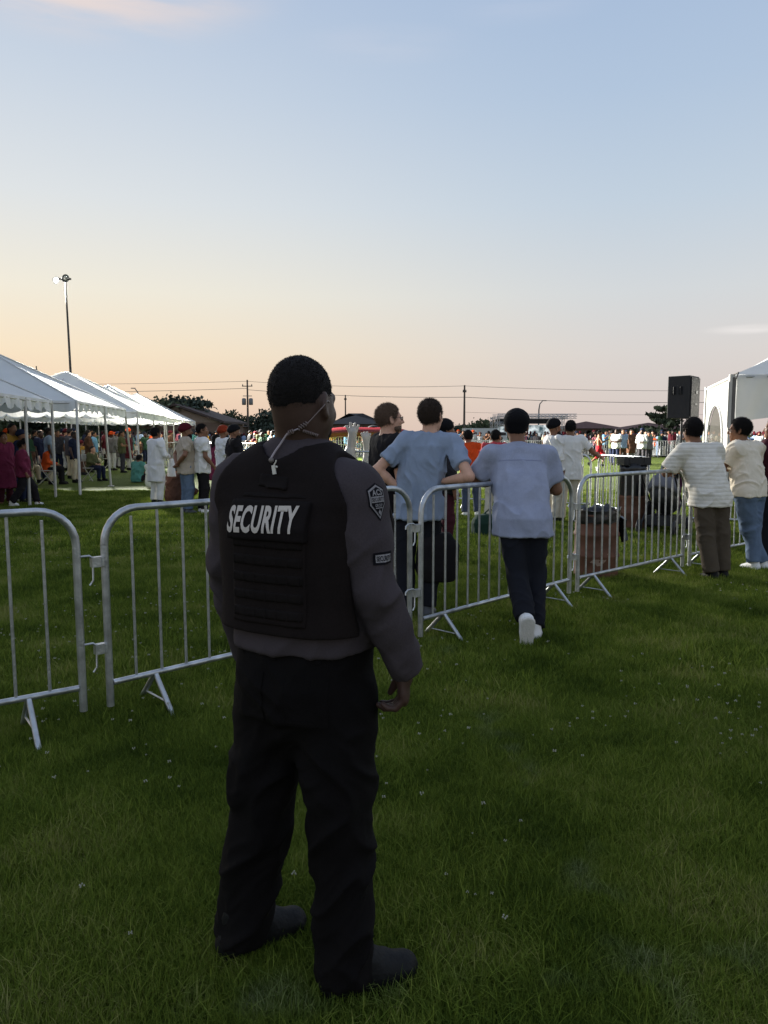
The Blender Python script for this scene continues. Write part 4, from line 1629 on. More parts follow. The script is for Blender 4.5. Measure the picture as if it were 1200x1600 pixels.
def loudspeaker():
    d = 13.9
    c = W(1064, 690, d)
    zb = CAM_H + (678 - 654.5) / 1200.0 * d
    zt = CAM_H + (678 - 590) / 1200.0 * d
    st = empty('speaker_stand', (c.x, c.y, 0), 0.2, 'black tripod pole stand holding up the loudspeaker', 'speaker stand')
    blk = mat('stand_black', (30, 30, 32), 0.5, 0.2)
    m = MB(); m.tube([(0, 0, 0.25), (0, 0, 1.2)], 0.026, 10); m.tube([(0, 0, 1.1), (0, 0, zb + 0.05)], 0.019, 10); m.build('pole', blk, st)
    m = MB(); m.lathe([(0.03, 1.12), (0.05, 1.13), (0.05, 1.22), (0.03, 1.24)], 12); m.lathe([(0.03, 0.78), (0.05, 0.8), (0.05, 0.9), (0.03, 0.92)], 12); m.build('collar', blk, st)
    for k in range(3):
        a = k * 2 * math.pi / 3 + 0.4
        m = MB(); m.tube([(0.04 * math.cos(a), 0.04 * math.sin(a), 0.85), (0.62 * math.cos(a), 0.62 * math.sin(a), 0.02)], 0.016, 8)
        m.tube([(0.03 * math.cos(a), 0.03 * math.sin(a), 0.3), (0.38 * math.cos(a), 0.38 * math.sin(a), 0.38)], 0.011, 6)
        m.build('leg', blk, st)
    h = zt - zb
    sp = empty('loudspeaker', (c.x + 0.0, c.y, zb), math.radians(-38), 'black loudspeaker box on the pole stand, two handle holes in its side', 'loudspeaker')
    cab = mat('cabinet_black', (44, 42, 42), 0.7, var=0.1, scale=14, bump=0.3, bscale=220)
    # plan: the grille faces local +x, the side with handles faces local -y, which is turned to the camera
    poly = [(-0.21, -0.19), (0.20, -0.27), (0.20, 0.27), (-0.21, 0.19)]
    m = MB(); m.prism(poly, 0, h)
    body = m.build('cabinet', cab, sp)
    bv = body.modifiers.new('bevel', 'BEVEL'); bv.width = 0.012; bv.segments = 2
    g = MB(); g.box((0.212, 0, h / 2), (0.02, 0.49, h - 0.06))
    for k in range(22):
        g.box((0.224, 0, 0.05 + (h - 0.1) * k / 21), (0.004, 0.47, 0.008))
    g.build('grille', mat('grille_black', (30, 30, 32), 0.45, 0.4, bump=0.5, bscale=300), sp)
    an = math.atan2(-0.08, 0.41)
    hm = MB(); hm.box((0, 0, 0), (0.075, 0.02, 0.14)); hmesh = hm.mesh('handle_recess')
    gm = MB(); gm.tube([(0, -0.012, -0.065), (0, -0.018, 0.065)], 0.012, 6); gmesh = gm.mesh('handle')
    for u in (0.30, 0.60):
        x = -0.21 + 0.41 * u; y = -0.19 - 0.08 * u
        o = link('handle_recess', hmesh, sp, mat('recess_black', (14, 14, 15), 0.8)); o.location = (x, y + 0.004, h * 0.66); o.rotation_euler = (0, 0, an)
        q = link('handle', gmesh, o, cab); q.location = (0.0, 0.0, 0)
    lm = MB(); lm.box((0.236, 0.02, h * 0.62), (0.004, 0.07, 0.05)); lm.box((0.236, 0.0, h * 0.34), (0.004, 0.10, 0.02)); lm.build('badge', mat('badge_grey', (120, 120, 124), 0.3, 0.5), sp)
    cb = MB(); cb.tube([(0.05, 0.0, 0.02), (0.14, -0.05, -0.06), (0.09, -0.02, -0.22), (0.03, 0.0, -0.5), (0.03, 0.02, -0.9)], 0.008, 6)
    cb.build('cable', blk, sp)


loudspeaker()


def stroller():
    p = G(1046, 836); p.y += 0.25
    t = empty('stroller', p, math.radians(-35), 'dark folded-hood baby stroller with grey cover parked behind the barrier', 'stroller')
    blk = mat('stroller_black', (30, 30, 33), 0.6)
    gry = cloth('stroller_grey', (112, 112, 118))
    s = Sdf((-0.3, -0.45, 0.3), (0.3, 0.45, 1.1), 0.02)
    s.ell((0, -0.08, 0.72), (0.23, 0.30, 0.26), plane=[((0, 0.5, 0.86), -0.10)])
    link('hood', s.built('hood', folds(0.01, (9, 14, 9), 3)), t, gry)
    s = Sdf((-0.3, -0.45, 0.2), (0.3, 0.6, 0.9), 0.02)
    s.cone((0, -0.15, 0.62), (0, 0.1, 0.48), 0.19, 0.19, 0.03); s.cone((0, 0.1, 0.48), (0, 0.42, 0.42), 0.17, 0.12, 0.05)
    link('seat', s.built('seat', folds(0.012, (9, 9, 9), 5)), t, blk)
    m = MB()
    for x in (-0.25, 0.25):
        m.tube([(x, 0.42, 0.14), (x, 0.05, 0.5), (x, -0.35, 0.85), (x, -0.5, 1.0)], 0.014, 8)
        m.tube([(x, -0.42, 0.14), (x, 0.05, 0.5)], 0.014, 8)
    m.tube([(-0.25, -0.5, 1.0), (0.25, -0.5, 1.0)], 0.016, 8)
    m.build('frame', M_DARKMETAL, t)
    m = MB(); m.box((0, -0.05, 0.22), (0.42, 0.5, 0.14)); m.build('basket', blk, t)
    w = MB(); w.lathe([(0.03, -0.02), (0.11, -0.02), (0.13, 0), (0.11, 0.02), (0.03, 0.02)], 16); me = w.mesh('wheel')
    for x in (-0.27, 0.27):
        for y in (-0.42, 0.42):
            o = link('wheel', me, t, blk); o.location = (x, y, 0.13); o.rotation_euler = (0, math.pi / 2, 0)


stroller()

s = Sdf((-0.4, -0.25, -0.05), (0.4, 0.25, 0.5), 0.018)
s.loft([(0.0, 0, 0, 0.28, 0.15), (0.2, 0, 0, 0.30, 0.16), (0.33, 0.02, 0, 0.24, 0.10)], n=3.2)
s.cone((-0.1, 0, 0.33), (0.0, 0, 0.42), 0.016, 0.016); s.cone((0.0, 0, 0.42), (0.1, 0, 0.33), 0.016, 0.016)
o = link('duffel_bag', s.built('duffel_bag', folds(0.014, (7, 7, 9), 2)), None, cloth('bag_green', (34, 56, 46)))
o.location = G(765, 836); o.rotation_euler = (0, 0, 0.3)
tag(o, 'dark green duffel bag on the grass behind the row of barriers', 'bag')

# ================================================================== people
V3 = Vector


def with_strands(me, count, ln, comb, seed=0, wid=.0011):
    """adds short single hairs to a grown hair surface, so that its edge is not a clean line"""
    V = np.zeros(len(me.vertices) * 3); me.vertices.foreach_get('co', V); V = V.reshape(-1, 3)
    F = np.zeros(len(me.loops), dtype=np.int64); me.loops.foreach_get('vertex_index', F); F = F.reshape(-1, 4)
    rng = np.random.default_rng(seed)
    fn = np.cross(V[F[:, 2]] - V[F[:, 0]], V[F[:, 3]] - V[F[:, 1]])
    ar = np.linalg.norm(fn, axis=1) + 1e-12
    k = rng.choice(len(F), count, p=ar / ar.sum())
    n = fn[k] / ar[k][:, None]
    u, v = rng.random((count, 1)), rng.random((count, 1))
    p = V[F[k, 0]] * (1 - u) * (1 - v) + V[F[k, 1]] * u * (1 - v) + V[F[k, 2]] * u * v + V[F[k, 3]] * (1 - u) * v
    d = n * .75 + np.array(comb) * .8 + rng.normal(size=(count, 3)) * .32
    d /= np.linalg.norm(d, axis=1)[:, None]
    s = np.cross(d, n); s /= (np.linalg.norm(s, axis=1)[:, None] + 1e-9)
    L = ln * (.5 + .9 * rng.random((count, 1)))
    q = np.stack([p - s * wid - n * .001, p + s * wid - n * .001, p + d * L * .6 + s * wid * .7, p + d * L], 1).reshape(-1, 3)
    Va = np.concatenate([V, q])
    Fa = np.concatenate([F, len(V) + np.arange(4 * count).reshape(-1, 4)])
    return np_mesh('hair', Va, Fa)


def std_joints(S):
    s = S / 1.75
    J = dict(pelvis=(0, 0, .95), waist=(0, 0.005, 1.08), chest=(0, 0.0, 1.29), neck=(0, -.012, 1.485), head=(0, .018, 1.632),
             shL=(-.178, -.005, 1.435), elL=(-.235, -.03, 1.15), wrL=(-.245, .05, .905),
             hipL=(-.092, 0, .92), knL=(-.105, .025, .50), anL=(-.115, -.01, .09))
    for k in list(J):
        if k.endswith('L'):
            x, y, z = J[k]
            J[k[:-1] + 'R'] = (-x, y, z)
    return {k: V3(v) * s for k, v in J.items()}


def torso_secs(J, g, off, lo=None, hi=None, hem=None, flare=0.0, belly=0.0):
    P, Wt, C, Nk = J['pelvis'], J['waist'], J['chest'], J['neck']
    sh = (J['shL'] + J['shR']) / 2
    sc = (Nk.z - P.z) / 0.535 if (Nk.z - P.z) > 0.3 else 1.0
    zz = [P.z - .10 * sc, P.z, Wt.z, C.z, sh.z - .03, sh.z + .025, Nk.z]
    rr = [(.148, .112), (.166, .122 + belly * .3), (.156 + belly * .3, .116 + belly), (.178, .124 + belly * .4), (.172, .108), (.115, .078), (.058, .058)]
    sz = [P.z, Wt.z, C.z, Nk.z]
    xs = [P.x, Wt.x, C.x, Nk.x]; ys = [P.y, Wt.y, C.y, Nk.y]
    out = []
    for z, (a, b) in zip(zz, rr):
        out.append((z, float(np.interp(z, sz, xs)), float(np.interp(z, sz, ys)), a * g + off, b * g + off))
    if hem is not None:
        out = [o for o in out if o[0] > hem + 0.02]
        b0 = out[0]
        base = max(b0[3], .166 * g + off), max(b0[4], .122 * g + off + belly * .3)
        out.insert(0, (hem, b0[1], b0[2], base[0] + flare, base[1] + flare))
        r0, r1 = out[0], [o for o in out if abs(o[0] - C.z) < 1e-6][0]
        def boxy(o):
            if not (r0[0] < o[0] < r1[0]): return o
            w = (o[0] - r0[0]) / (r1[0] - r0[0])
            return (o[0], o[1], o[2], max(o[3], .975 * (r0[3] + (r1[3] - r0[3]) * w)), max(o[4], .975 * (r0[4] + (r1[4] - r0[4]) * w)))
        out = [boxy(o) for o in out] if hem > .1 else out
        if hem < P.z - .2:
            out.insert(1, (P.z - .05, out[1][1], out[1][2], base[0] + flare * .2, base[1] + flare * .2))
    return out


def hand_dirs(wr, el, side, spec):
    d = (wr - el).normalized()
    if spec and 'd' in spec: d = V3(spec['d']).normalized()
    n = V3(spec['n']) if spec and 'n' in spec else V3((-side, 0.0, 0.0))
    n = (n - d * n.dot(d)).normalized()
    th = d.cross(n) * (-side) if not (spec and 'th' in spec) else V3(spec['th'])
    th = (th - d * th.dot(d) - n * th.dot(n)).normalized()
    if not (spec and 'th' in spec) and th.y < 0: th = -th
    return d, n, th


def add_hand(s, wr, d, n, th, sc=1.0, curl=0.5, fingers=True, thumb_in=0.25):
    q = lambda a, b, c: wr + (d * a + th * b + n * c) * sc
    s.cone(q(-.02, 0, 0), q(.03, 0, 0), .027 * sc, .030 * sc, 0.01, flat=(n, 0.72))
    s.cone(q(.025, .004, 0), q(.066, 0.0, .003), .034 * sc, .039 * sc, 0.012, flat=(n, 0.40))
    if not fingers:
        s.cone(q(.08, 0, .004), q(.13, 0, .03), .036 * sc, .03 * sc, 0.01, flat=(n, 0.4))
        return
    for i, (o, l) in enumerate(((-.029, .062), (-.010, .077), (.0095, .083), (.028, .074))):
        c = curl * (1.12 - 0.08 * i)
        r = (.0083 + .0004 * i) * sc
        p0 = q(.078, o, .002)
        d1 = d * math.cos(c) + n * math.sin(c)
        d2 = d * math.cos(2.1 * c) + n * math.sin(2.1 * c)
        d3 = d * math.cos(2.9 * c) + n * math.sin(2.9 * c)
        p1 = p0 + d1 * l * .48 * sc; p2 = p1 + d2 * l * .32 * sc; p3 = p2 + d3 * l * .22 * sc
        s.cone(p0, p1, r * 1.1, r * 1.03, 0.004); s.cone(p1, p2, r * 1.03, r * .95, 0.002); s.cone(p2, p3, r * .95, r * .8, 0.002)
    t0 = q(.022, .026, .006)
    t1 = t0 + (d * .72 + th * .62 + n * thumb_in).normalized() * .036 * sc
    t2 = t1 + (d * .9 + th * .22 + n * (thumb_in + .2)).normalized() * .030 * sc
    t3 = t2 + (d * .95 - th * .02 + n * (thumb_in + .35)).normalized() * .022 * sc
    s.cone(t0, t1, .016 * sc, .0115 * sc, 0.01); s.cone(t1, t2, .0115 * sc, .0105 * sc, 0.003); s.cone(t2, t3, .0105 * sc, .008 * sc, 0.003)


SHOES = {}


def shoe_mesh(style):
    if style in SHOES:
        return SHOES[style]
    h = 0.009
    s = Sdf((-.08, -.12, -.12), (.08, .24, .12), h)
    if style == 'boot':
        s.cone((0, -.03, -.05), (0, .145, -.052), .046, .043, 0, flat=((0, 0, 1), .95))
        s.cone((0, -.005, .02), (0, .085, -.036), .048, .040, .03)
        s.cone((0, -.008, .04), (0, -.012, -.03), .044, .046, .02)
    else:
        s.cone((0, -.028, -.045), (0, .13, -.056), .040, .036, 0, flat=((0, 0, 1), .92))
        s.cone((0, -.005, -.005), (0, .085, -.045), .040, .034, .03)
        s.cone((0, -.012, .022), (0, -.018, -.03), .041, .041, .02)
    s.clip((0, 0, -1), .078)
    up = s.built('upper', folds(.003, (18, 30, 18), 4, tilt=.3), 1)
    s = Sdf((-.08, -.12, -.12), (.08, .24, -.03), h * 0.8)
    s.cone((0, -.03, -.082), (0, .06, -.082), .048, .042, 0, flat=((0, 0, 1), .5))
    s.cone((0, .06, -.082), (0, .142, -.080), .042, .046, .02, flat=((0, 0, 1), .5))
    s.clip((0, 0, -1), .095); s.clip((0, 0, 1), -.064)
    so = s.built('sole', None, 1)
    SHOES[style] = (up, so)
    return SHOES[style]


SKIN = {
    'deep': mat('skin_deep', (74, 54, 46), 0.5, var=0.1, scale=30, spec=0.35, bump=0.1, bscale=300),
    'brown': mat('skin_brown', (132, 94, 72), 0.55, var=0.08, scale=30, spec=0.3),
    'tan': mat('skin_tan', (150, 108, 84), 0.55, var=0.08, scale=30, spec=0.3),
    'light': mat('skin_light', (214, 166, 140), 0.55, var=0.08, scale=30, spec=0.3),
}
HAIR_B = mat('hair_black', (31, 27, 26), 0.75, var=0.3, scale=160, bump=0.7, bscale=420, spec=0.2)
HAIR_BR = mat('hair_brown', (64, 50, 41), 0.7, var=0.3, scale=160, bump=0.7, bscale=420, spec=0.3)
HAIR_LB = mat('hair_light_brown', (112, 90, 74), 0.7, var=0.3, scale=160, bump=0.7, bscale=420, spec=0.3)
EYE_W = mat('eye_white', (196, 190, 184), 0.25)
EYE_D = mat('eye_dark', (34, 24, 20), 0.2)
EYE_ME = []


def eye_mesh():
    if not EYE_ME:
        m = MB(); m.sphere((0, 0, 0), 0.0115, 8)
        for i, f in enumerate(m.f):
            if np.mean([m.v[k][1] for k in f]) > 0.0085: m.m[i] = 1
        EYE_ME.append(m.mesh('eye'))
    return EYE_ME[0]


def head_frame(J, look, S):
    return Matrix.Rotation(look[0], 3, 'Z') @ Matrix.Rotation(look[1], 3, 'X'), (S / 1.75) ** 0.6


def add_head(s, J, Rh, hs, g=1.0, jaw=1.0, fine=True):
    c = J['head']
    hp = lambda *v: c + Rh @ (V3(v) * hs)
    E = lambda v, r, k, **kw: s.ell(hp(*v), [x * hs for x in r], k, R=Rh, **kw)
    s.cone(J['neck'] + V3((0, 0, -.03)), hp(0, -.018, -.045), .062 * g, .056 * g, 0.03)
    E((0, -.012, .025), (.076, .097, .092), 0.03)
    E((0, .026, -.025), (.064 * jaw, .068, .082), 0.02)
    s.cone(hp(0, .02, -.055), hp(0, .062, -.092), .056 * hs * jaw, .030 * hs, 0.03)
    if fine:
        s.cone(hp(0, .088, .018), hp(0, .112, -.022), .0085 * hs, .0125 * hs, 0.012)
        s.cone(hp(-.013, .098, -.026), hp(.013, .098, -.026), .009 * hs, .009 * hs, 0.006)
        s.cone(hp(-.042, .072, .030), hp(.042, .072, .030), .014 * hs, .014 * hs, 0.015)
        for sx in (-1, 1):
            s.ell(hp(.033 * sx, .088, .010), [.017 * hs, .013 * hs, .010 * hs], 0.01, R=Rh, mode='s')
            s.ell(hp(.040 * sx, .066, -.018), [.022 * hs, .018 * hs, .018 * hs], 0.02, R=Rh)
        s.cone(hp(-.020, .088, -.052), hp(.020, .088, -.052), .0075 * hs, .0075 * hs, 0.006)
        s.cone(hp(-.017, .088, -.064), hp(.017, .088, -.064), .0085 * hs, .0085 * hs, 0.006)
    for sx in (-1, 1):
        Re = Rh @ Matrix.Rotation(sx * 0.35, 3, 'Z')
        s.ell(hp(.080 * sx, -.008, .0), [.010 * hs, .020 * hs, .034 * hs], 0.008, R=Re)
        if fine:
            s.ell(hp(.087 * sx, .000, .004), [.008 * hs, .010 * hs, .020 * hs], 0.006, R=Re, mode='s')
            s.ell(hp(.080 * sx, .000, -.028), [.008 * hs, .011 * hs, .012 * hs], 0.006, R=Re)
    return hp


def person(label, loc, h, S=1.75, J=None, g=1.0, belly=0.0, skin='brown', top=None, bottom=None, shoe=None, hair=('short', HAIR_B),
           beard=None, look=(0, 0), head=1.10, res=0.010, hands=(None, None), group=None, fine=True, feet=None, extras=None, jaw=1.0, hair_line=(0.0, -.75, .66), hair_up=.009, strands=None, cat='person'):
    Jd = std_joints(S)
    for k, v in (J or {}).items():
        Jd[k] = V3(v)
    J = Jd
    root = empty('person', loc, h, label, cat, group)
    s_ = S / 1.75
    sk = SKIN[skin]
    Rh, hs = head_frame(J, look, S)
    hs *= head
    allp = [J[k] for k in J] + [J['head'] + V3((0, 0, .16))]
    lo = V3([min(p[i] for p in allp) for i in range(3)]) - V3((.22, .22, .08))
    hi = V3([max(p[i] for p in allp) for i in range(3)]) + V3((.22, .24, .06))
    lo.z = max(lo.z, -0.02) if lo.z > -0.1 else lo.z
    # ---- body: one surface
    b = Sdf(lo, hi, res)
    b.loft(torso_secs(J, g, -.014, belly=belly * .9), 0.03)
    b.cone(J['shL'], J['shR'], .048 * g, .048 * g, .05)
    for sd in 'LR': b.cone(J['neck'] + V3((0, 0, -.045)), J['sh' + sd], .050 * g, .045 * g, .05)
    hp = add_head(b, J, Rh, hs, g if g < 1.15 else 1.15, jaw, fine)
    extra_hands = []
    for sd, sx in (('L', -1), ('R', 1)):
        sh, el, wr = J['sh' + sd], J['el' + sd], J['wr' + sd]
        b.cone(sh, el, .053 * g, .042 * g, .03)
        b.cone(el, el.lerp(wr, .35), .041 * g, .042 * g, .015)
        b.cone(el.lerp(wr, .3), wr, .042 * g, .028 * g, .015)
        hd = hands[0 if sd == 'L' else 1] or {}
        d, n, th = hand_dirs(wr, el, sx, hd)
        if hd.get('detail'):
            hs_ = Sdf(wr - V3((.14, .14, .24)), wr + V3((.14, .14, .12)), .0034)
            hs_.cone(wr - d * .08, wr + d * .02, .034, .029, .01)
            add_hand(hs_, wr + d * .015, d, n, th, s_ * hd.get('size', 1.0), hd['curl'], True)
            extra_hands.append(hs_.surface(2))
        else: add_hand(b, wr + d * .015, d, n, th, s_ * hd.get('size', 1.0), hd.get('curl', 0.45), fine)
        hip, kn, an = J['hip' + sd], J['kn' + sd], J['an' + sd]
        b.cone(hip, kn, .074 * g, .050, .03)
        b.cone(kn, kn.lerp(an, .35), .050, .050, .02)
        b.cone(kn.lerp(an, .3), an, .050, .036, .02)
        b.cone(an, an + V3((0, .04, -.02)), .034, .03, .01)
    if extra_hands:                      # hands grown on a finer grid, closed into the forearm inside the cuff
        Vb, Fb = b.surface(2)
        for Vh, Fh in extra_hands:
            Fb = np.concatenate([Fb, Fh + len(Vb)]); Vb = np.concatenate([Vb, Vh])
        link('body', np_mesh('body', Vb, Fb), root, sk)
    else:
        link('body', b.built('body'), root, sk)
    # ---- top
    if top:
        t = Sdf(lo, hi, res)
        hem = top.get('hem', J['pelvis'].z - .06 * s_)
        off = top.get('off', .014)
        long_ = top.get('sleeve', 'short') == 'long'
        t.loft(torso_secs(J, g, off, hem=hem - .03, flare=top.get('flare', .012), belly=belly), 0.02)
        if hem < J['pelvis'].z and bottom is not None and J['knL'].z < J['pelvis'].z - .2:
            rr = bottom.get('r', (.098, .076, .070))[0] * min(g, 1.12) + .012
            for sd in 'LR':
                hip, kn = J['hip' + sd], J['kn' + sd]
                t.cone(hip + V3((0, 0, .01)), hip.lerp(kn, .55), rr - .008, rr * .93, .05)
        t.clip((0, 0, -1), -hem)
        nk = J['neck']
        t.cone(J['shL'] + V3((0.0, 0, .0)), J['shR'] + V3((0.0, 0, .0)), .058 * g, .058 * g, .07)
        for sd in 'LR': t.cone(nk + V3((0, 0, -.045)), J['sh' + sd], .060 * g, .056 * g, .06)
        spots = []
        for sd in 'LR':
            sh, el, wr = J['sh' + sd], J['el' + sd], J['wr' + sd]
            if long_:
                t.cone(sh, el, .068 * g, .058 * g, .05)
                e2 = el.lerp(wr, .93)
                t.cone(el, e2, .058 * g, .044 * g, .02, cut=1.0)
                spots += [(el, .09, .012), (sh, .10, .006), (el.lerp(wr, .75), .06, .006)]
            elif top['sleeve'] == 'none':
                pass
            else:
                e2 = sh.lerp(el, top.get('slen', .66))
                t.cone(sh, e2, .068 * g, .071 * g + top.get('sflare', 0), .05, cut=1.0)
                spots += [(sh.lerp(el, .2) + V3((0, 0, -.05)), .10, .010)]
        # neckline: cut a ring round the neck, or add a collar
        nc = nk.lerp(J['head'], .12)
        if top.get('collar'):
            t.cone(nk + V3((0, 0, -.03)), nk.lerp(J['head'], .22), .078 * g, .070 * g, .012, cut=1.0)
        else:
            t.cone(nk + V3((0, 0.015, .015)), nc + V3((0, .02, .10)), .074 * g, .080 * g, 0.006, mode='s')
        spots += [(J['waist'], .22, .004)] + top.get('spots', [])
        link('shirt' if top.get('name') is None else top['name'], t.built(top.get('name', 'shirt'),
             folds(top.get('amp', .012) * 2.3, top.get('f', (8, 8, 7)), top.get('seed', len(label) % 17), spots, top.get('tilt', .6))), root, top['mat'])
    # ---- trousers
    if bottom:
        q = Sdf(lo, hi, res)
        r1, r2, r3 = bottom.get('r', (.098, .076, .070))
        secs = [x for x in torso_secs(J, g, bottom.get('off', .006), belly=belly * .4) if x[0] < J['waist'].z - .03]
        wz = bottom.get('waist', J['waist'].z - .03)
        secs.append((wz, J['waist'].x, J['waist'].y, .158 * g, .118 * g + belly * .6))
        if bottom.get('skirt') is None:
            q.loft(secs, 0.03)
            spots = []
            for sd in 'LR':
                hip, kn, an = J['hip' + sd], J['kn' + sd], J['an' + sd]
                q.cone(hip, kn, r1 * min(g, 1.12), r2, .035)
                q.cone(kn, kn.lerp(an, bottom.get('len', .97)), r2, r3, .02, cut=1.0)
                spots += [(kn, .13, .010), (an + V3((0, 0, .05)), .10, .010), (hip + V3((0, -.05, -.05)), .10, .005)]
        else:
            q.loft([(bottom['skirt'], J['pelvis'].x, J['pelvis'].y, .24, .20)] + secs[1:], 0.02); spots = []
        link('trousers' if bottom.get('name') is None else bottom['name'], q.built(bottom.get('name', 'trousers'),
             folds(bottom.get('amp', .010), bottom.get('f', (7, 7, 10)), bottom.get('seed', 2), spots, .8)), root, bottom['mat'])
    # ---- shoes
    if shoe:
        up, so = shoe_mesh(shoe[0])
        for i, sd in enumerate('LR'):
            yaw, pit = (feet or ((.18, 0), (-.18, 0)))[i]
            M = Matrix.Translation(J['an' + sd]) @ (Matrix.Rotation(yaw, 4, 'Z') @ Matrix.Rotation(pit, 4, 'X')) @ Matrix.Scale(s_ * shoe[3] if len(shoe) > 3 else s_, 4)
            o = link('shoe', up, root, shoe[1]); o.matrix_local = M
            o2 = link('sole', so, o, shoe[2])
    # ---- hair and headwear
    kind = hair[0] if hair else None
    if kind in ('short', 'long', 'bun'):
        a = Sdf(J['head'] - V3((.2, .2, .34)), J['head'] + V3((.2, .2, .24)), min(res, .016))
        big = hair[2] if len(hair) > 2 else 1.0
        nrm = hair_line[0:3]; off = hair[3] if len(hair) > 3 else -.085
        up_ = V3(hair_line).normalized() * hair_up
        a.ell(hp(up_.x, -.012 + up_.y, .025 + up_.z), [.078 * hs * big, .099 * hs * big, .0955 * hs * big], 0.0, R=Rh, plane=[(nrm, off), ((0, -.93, .36), -.062)])
        if kind == 'long':
            a.cone(hp(0, -.05, .0), hp(0, -.085, -.16), .085, .075, .03, flat=(Rh @ V3((0, 1, 0)), .6))
        hm_ = a.built('hair', folds(.0048 if hair_up < .0115 else .0016, (50, 50, 70), 9))
        if fine:
            cv = Rh @ V3((0, .1 if hair_up > .0115 else .35, -.55))
            hm_ = with_strands(hm_, 9000, (.0035 if strands is None else strands) if hair_up > .0115 else .016, cv, 3)
        link('hair', hm_, root, hair[1])
    elif kind in ('turban', 'patka', 'cap'):
        a = Sdf(J['head'] - V3((.22, .22, .2)), J['head'] + V3((.22, .22, .26)), min(res, .014))
        w = 1.0 if kind == 'turban' else 0.90
        a.ell(hp(0, -.015, .055), [.100 * hs * w, .122 * hs * w, .096 * hs * w], 0.0, R=Rh, plane=[((0, -.42, .907), -.030) if kind == 'turban' else ((0, -.70, .714), -.108)])
        a.ell(hp(0, -.03, .045), [.104 * hs * w, .118 * hs * w, (.060 if kind == 'turban' else .085) * hs * w], 0.02, R=Rh, plane=[((0, -.42, .907), -.035) if kind == 'turban' else ((0, -.70, .714), -.100)])
        if kind == 'patka':
            a.ell(hp(0, -.014, .022), [.083 * hs, .106 * hs, .100 * hs], 0.015, R=Rh, plane=[((0, -.78, .626), -.040)])
        if kind == 'turban':
            a.ell(hp(0.0, -.02, .105), [.078 * hs, .095 * hs, .055 * hs], 0.03, R=Rh)
        Ri = np.array(Rh.transposed()); cc = np.array(J['head'])
        def wrap(V, Ri=Ri, cc=cc):
            q = (V - cc) @ Ri.T
            ph = (q[:, 2] + 0.55 * np.abs(q[:, 0]) - 0.35 * q[:, 1]) * 190
            return .0035 * (np.sin(ph) ** 2 - .5) + .002 * (vnoise(V * 30, 3) - .5)
        link('turban', a.built('turban', wrap), root, hair[1])
    if beard:
        a = Sdf(J['head'] - V3((.18, .18, .24)), J['head'] + V3((.18, .18, .08)), min(res, .014))
        ln = beard[1] if len(beard) > 1 else 1.0
        a.ell(hp(0, .034, -.062), [.064 * hs, .060 * hs, .050 * hs * ln], 0, R=Rh, plane=[((0, .25, -.97), -.030)])
        a.cone(hp(0, .058, -.085), hp(0, .066, -.098 - .05 * (ln - 1)), .034 * hs, .024 * hs, .03)
        link('beard', a.built('beard', folds(.005, (50, 50, 50), 4)), root, beard[0])
    if fine:
        for sx in (-1, 1):
            o = link('eye', eye_mesh(), root, [EYE_W, EYE_D])
            o.matrix_local = Matrix.Translation(hp(.033 * sx, .077, .011)) @ Rh.to_4x4()
    if extras:
        extras(root, J, hp, Rh, hs)
    return root


def glasses(root, J, hp, Rh, hs, tint=(30, 30, 32)):
    fm = mat('glasses_frame', (26, 24, 24), 0.35)
    m = MB()
    for sx in (-1, 1):
        pts = [hp(sx * (.034 + .024 * math.cos(a)), .104 - .012 * abs(math.cos(a) * .5 + .5), .010 + .017 * math.sin(a)) for a in [2 * math.pi * k / 14 for k in range(15)]]
        m.tube(pts, .0022, 6)
        m.tube([hp(sx * .058, .092, .016), hp(sx * .078, .05, .018), hp(sx * .085, -.005, .016), hp(sx * .083, -.02, -.005)], .0022, 6)
    m.tube([hp(-.010, .106, .014), hp(.010, .106, .014)], .0022, 6)
    fr = m.build('glasses', fm, root)
    ln = MB()
    for sx in (-1, 1):
        ln.add([hp(sx * (.034 + .022 * math.cos(a)), .1035 - .012 * abs(math.cos(a) * .5 + .5), .010 + .015 * math.sin(a)) for a in [2 * math.pi * k / 12 for k in range(12)]], [tuple(range(12))])
    lm, nt, pp = new_mat('tinted_lens'); pp.inputs['Base Color'].default_value = srgb(*tint); pp.inputs['Roughness'].default_value = 0.08
    pp.inputs['Alpha'].default_value = 0.7
    ln.build('lens', lm, fr)


# ------------------------------------------------------------------ conforming flat things to a surface
def conform(mb_or_mesh, name, bvh, c, n, up, off, mats, parent, cuts=0, maxlen=0.012):
    """lay a flat outline (x right, y up) on a surface, looking along -n"""
    n, up = V3(n).normalized(), V3(up)
    up = (up - n * up.dot(n)).normalized()
    rt = up.cross(n)
    bm = bmesh.new()
    me0 = mb_or_mesh.mesh('tmp') if isinstance(mb_or_mesh, MB) else mb_or_mesh
    bm.from_mesh(me0)
    bmesh.ops.triangulate(bm, faces=bm.faces[:])
    for _ in range(6):
        long_e = [e for e in bm.edges if e.calc_length() > maxlen]
        if not long_e: break
        bmesh.ops.subdivide_edges(bm, edges=long_e, cuts=1, use_grid_fill=False)
        bmesh.ops.triangulate(bm, faces=[f for f in bm.faces if len(f.verts) > 3])
    c = V3(c)
    for v in bm.verts:
        o = c + rt * v.co.x + up * v.co.y + n * 0.4
        hit = bvh.ray_cast(o, -n, 1.0)
        p = hit[0] if hit[0] is not None else c + rt * v.co.x + up * v.co.y
        v.co = p + n * off
    me = bpy.data.meshes.new(name)
    bm.to_mesh(me); bm.free()
    bpy.data.meshes.remove(me0)
    return link(name, me, parent, mats)


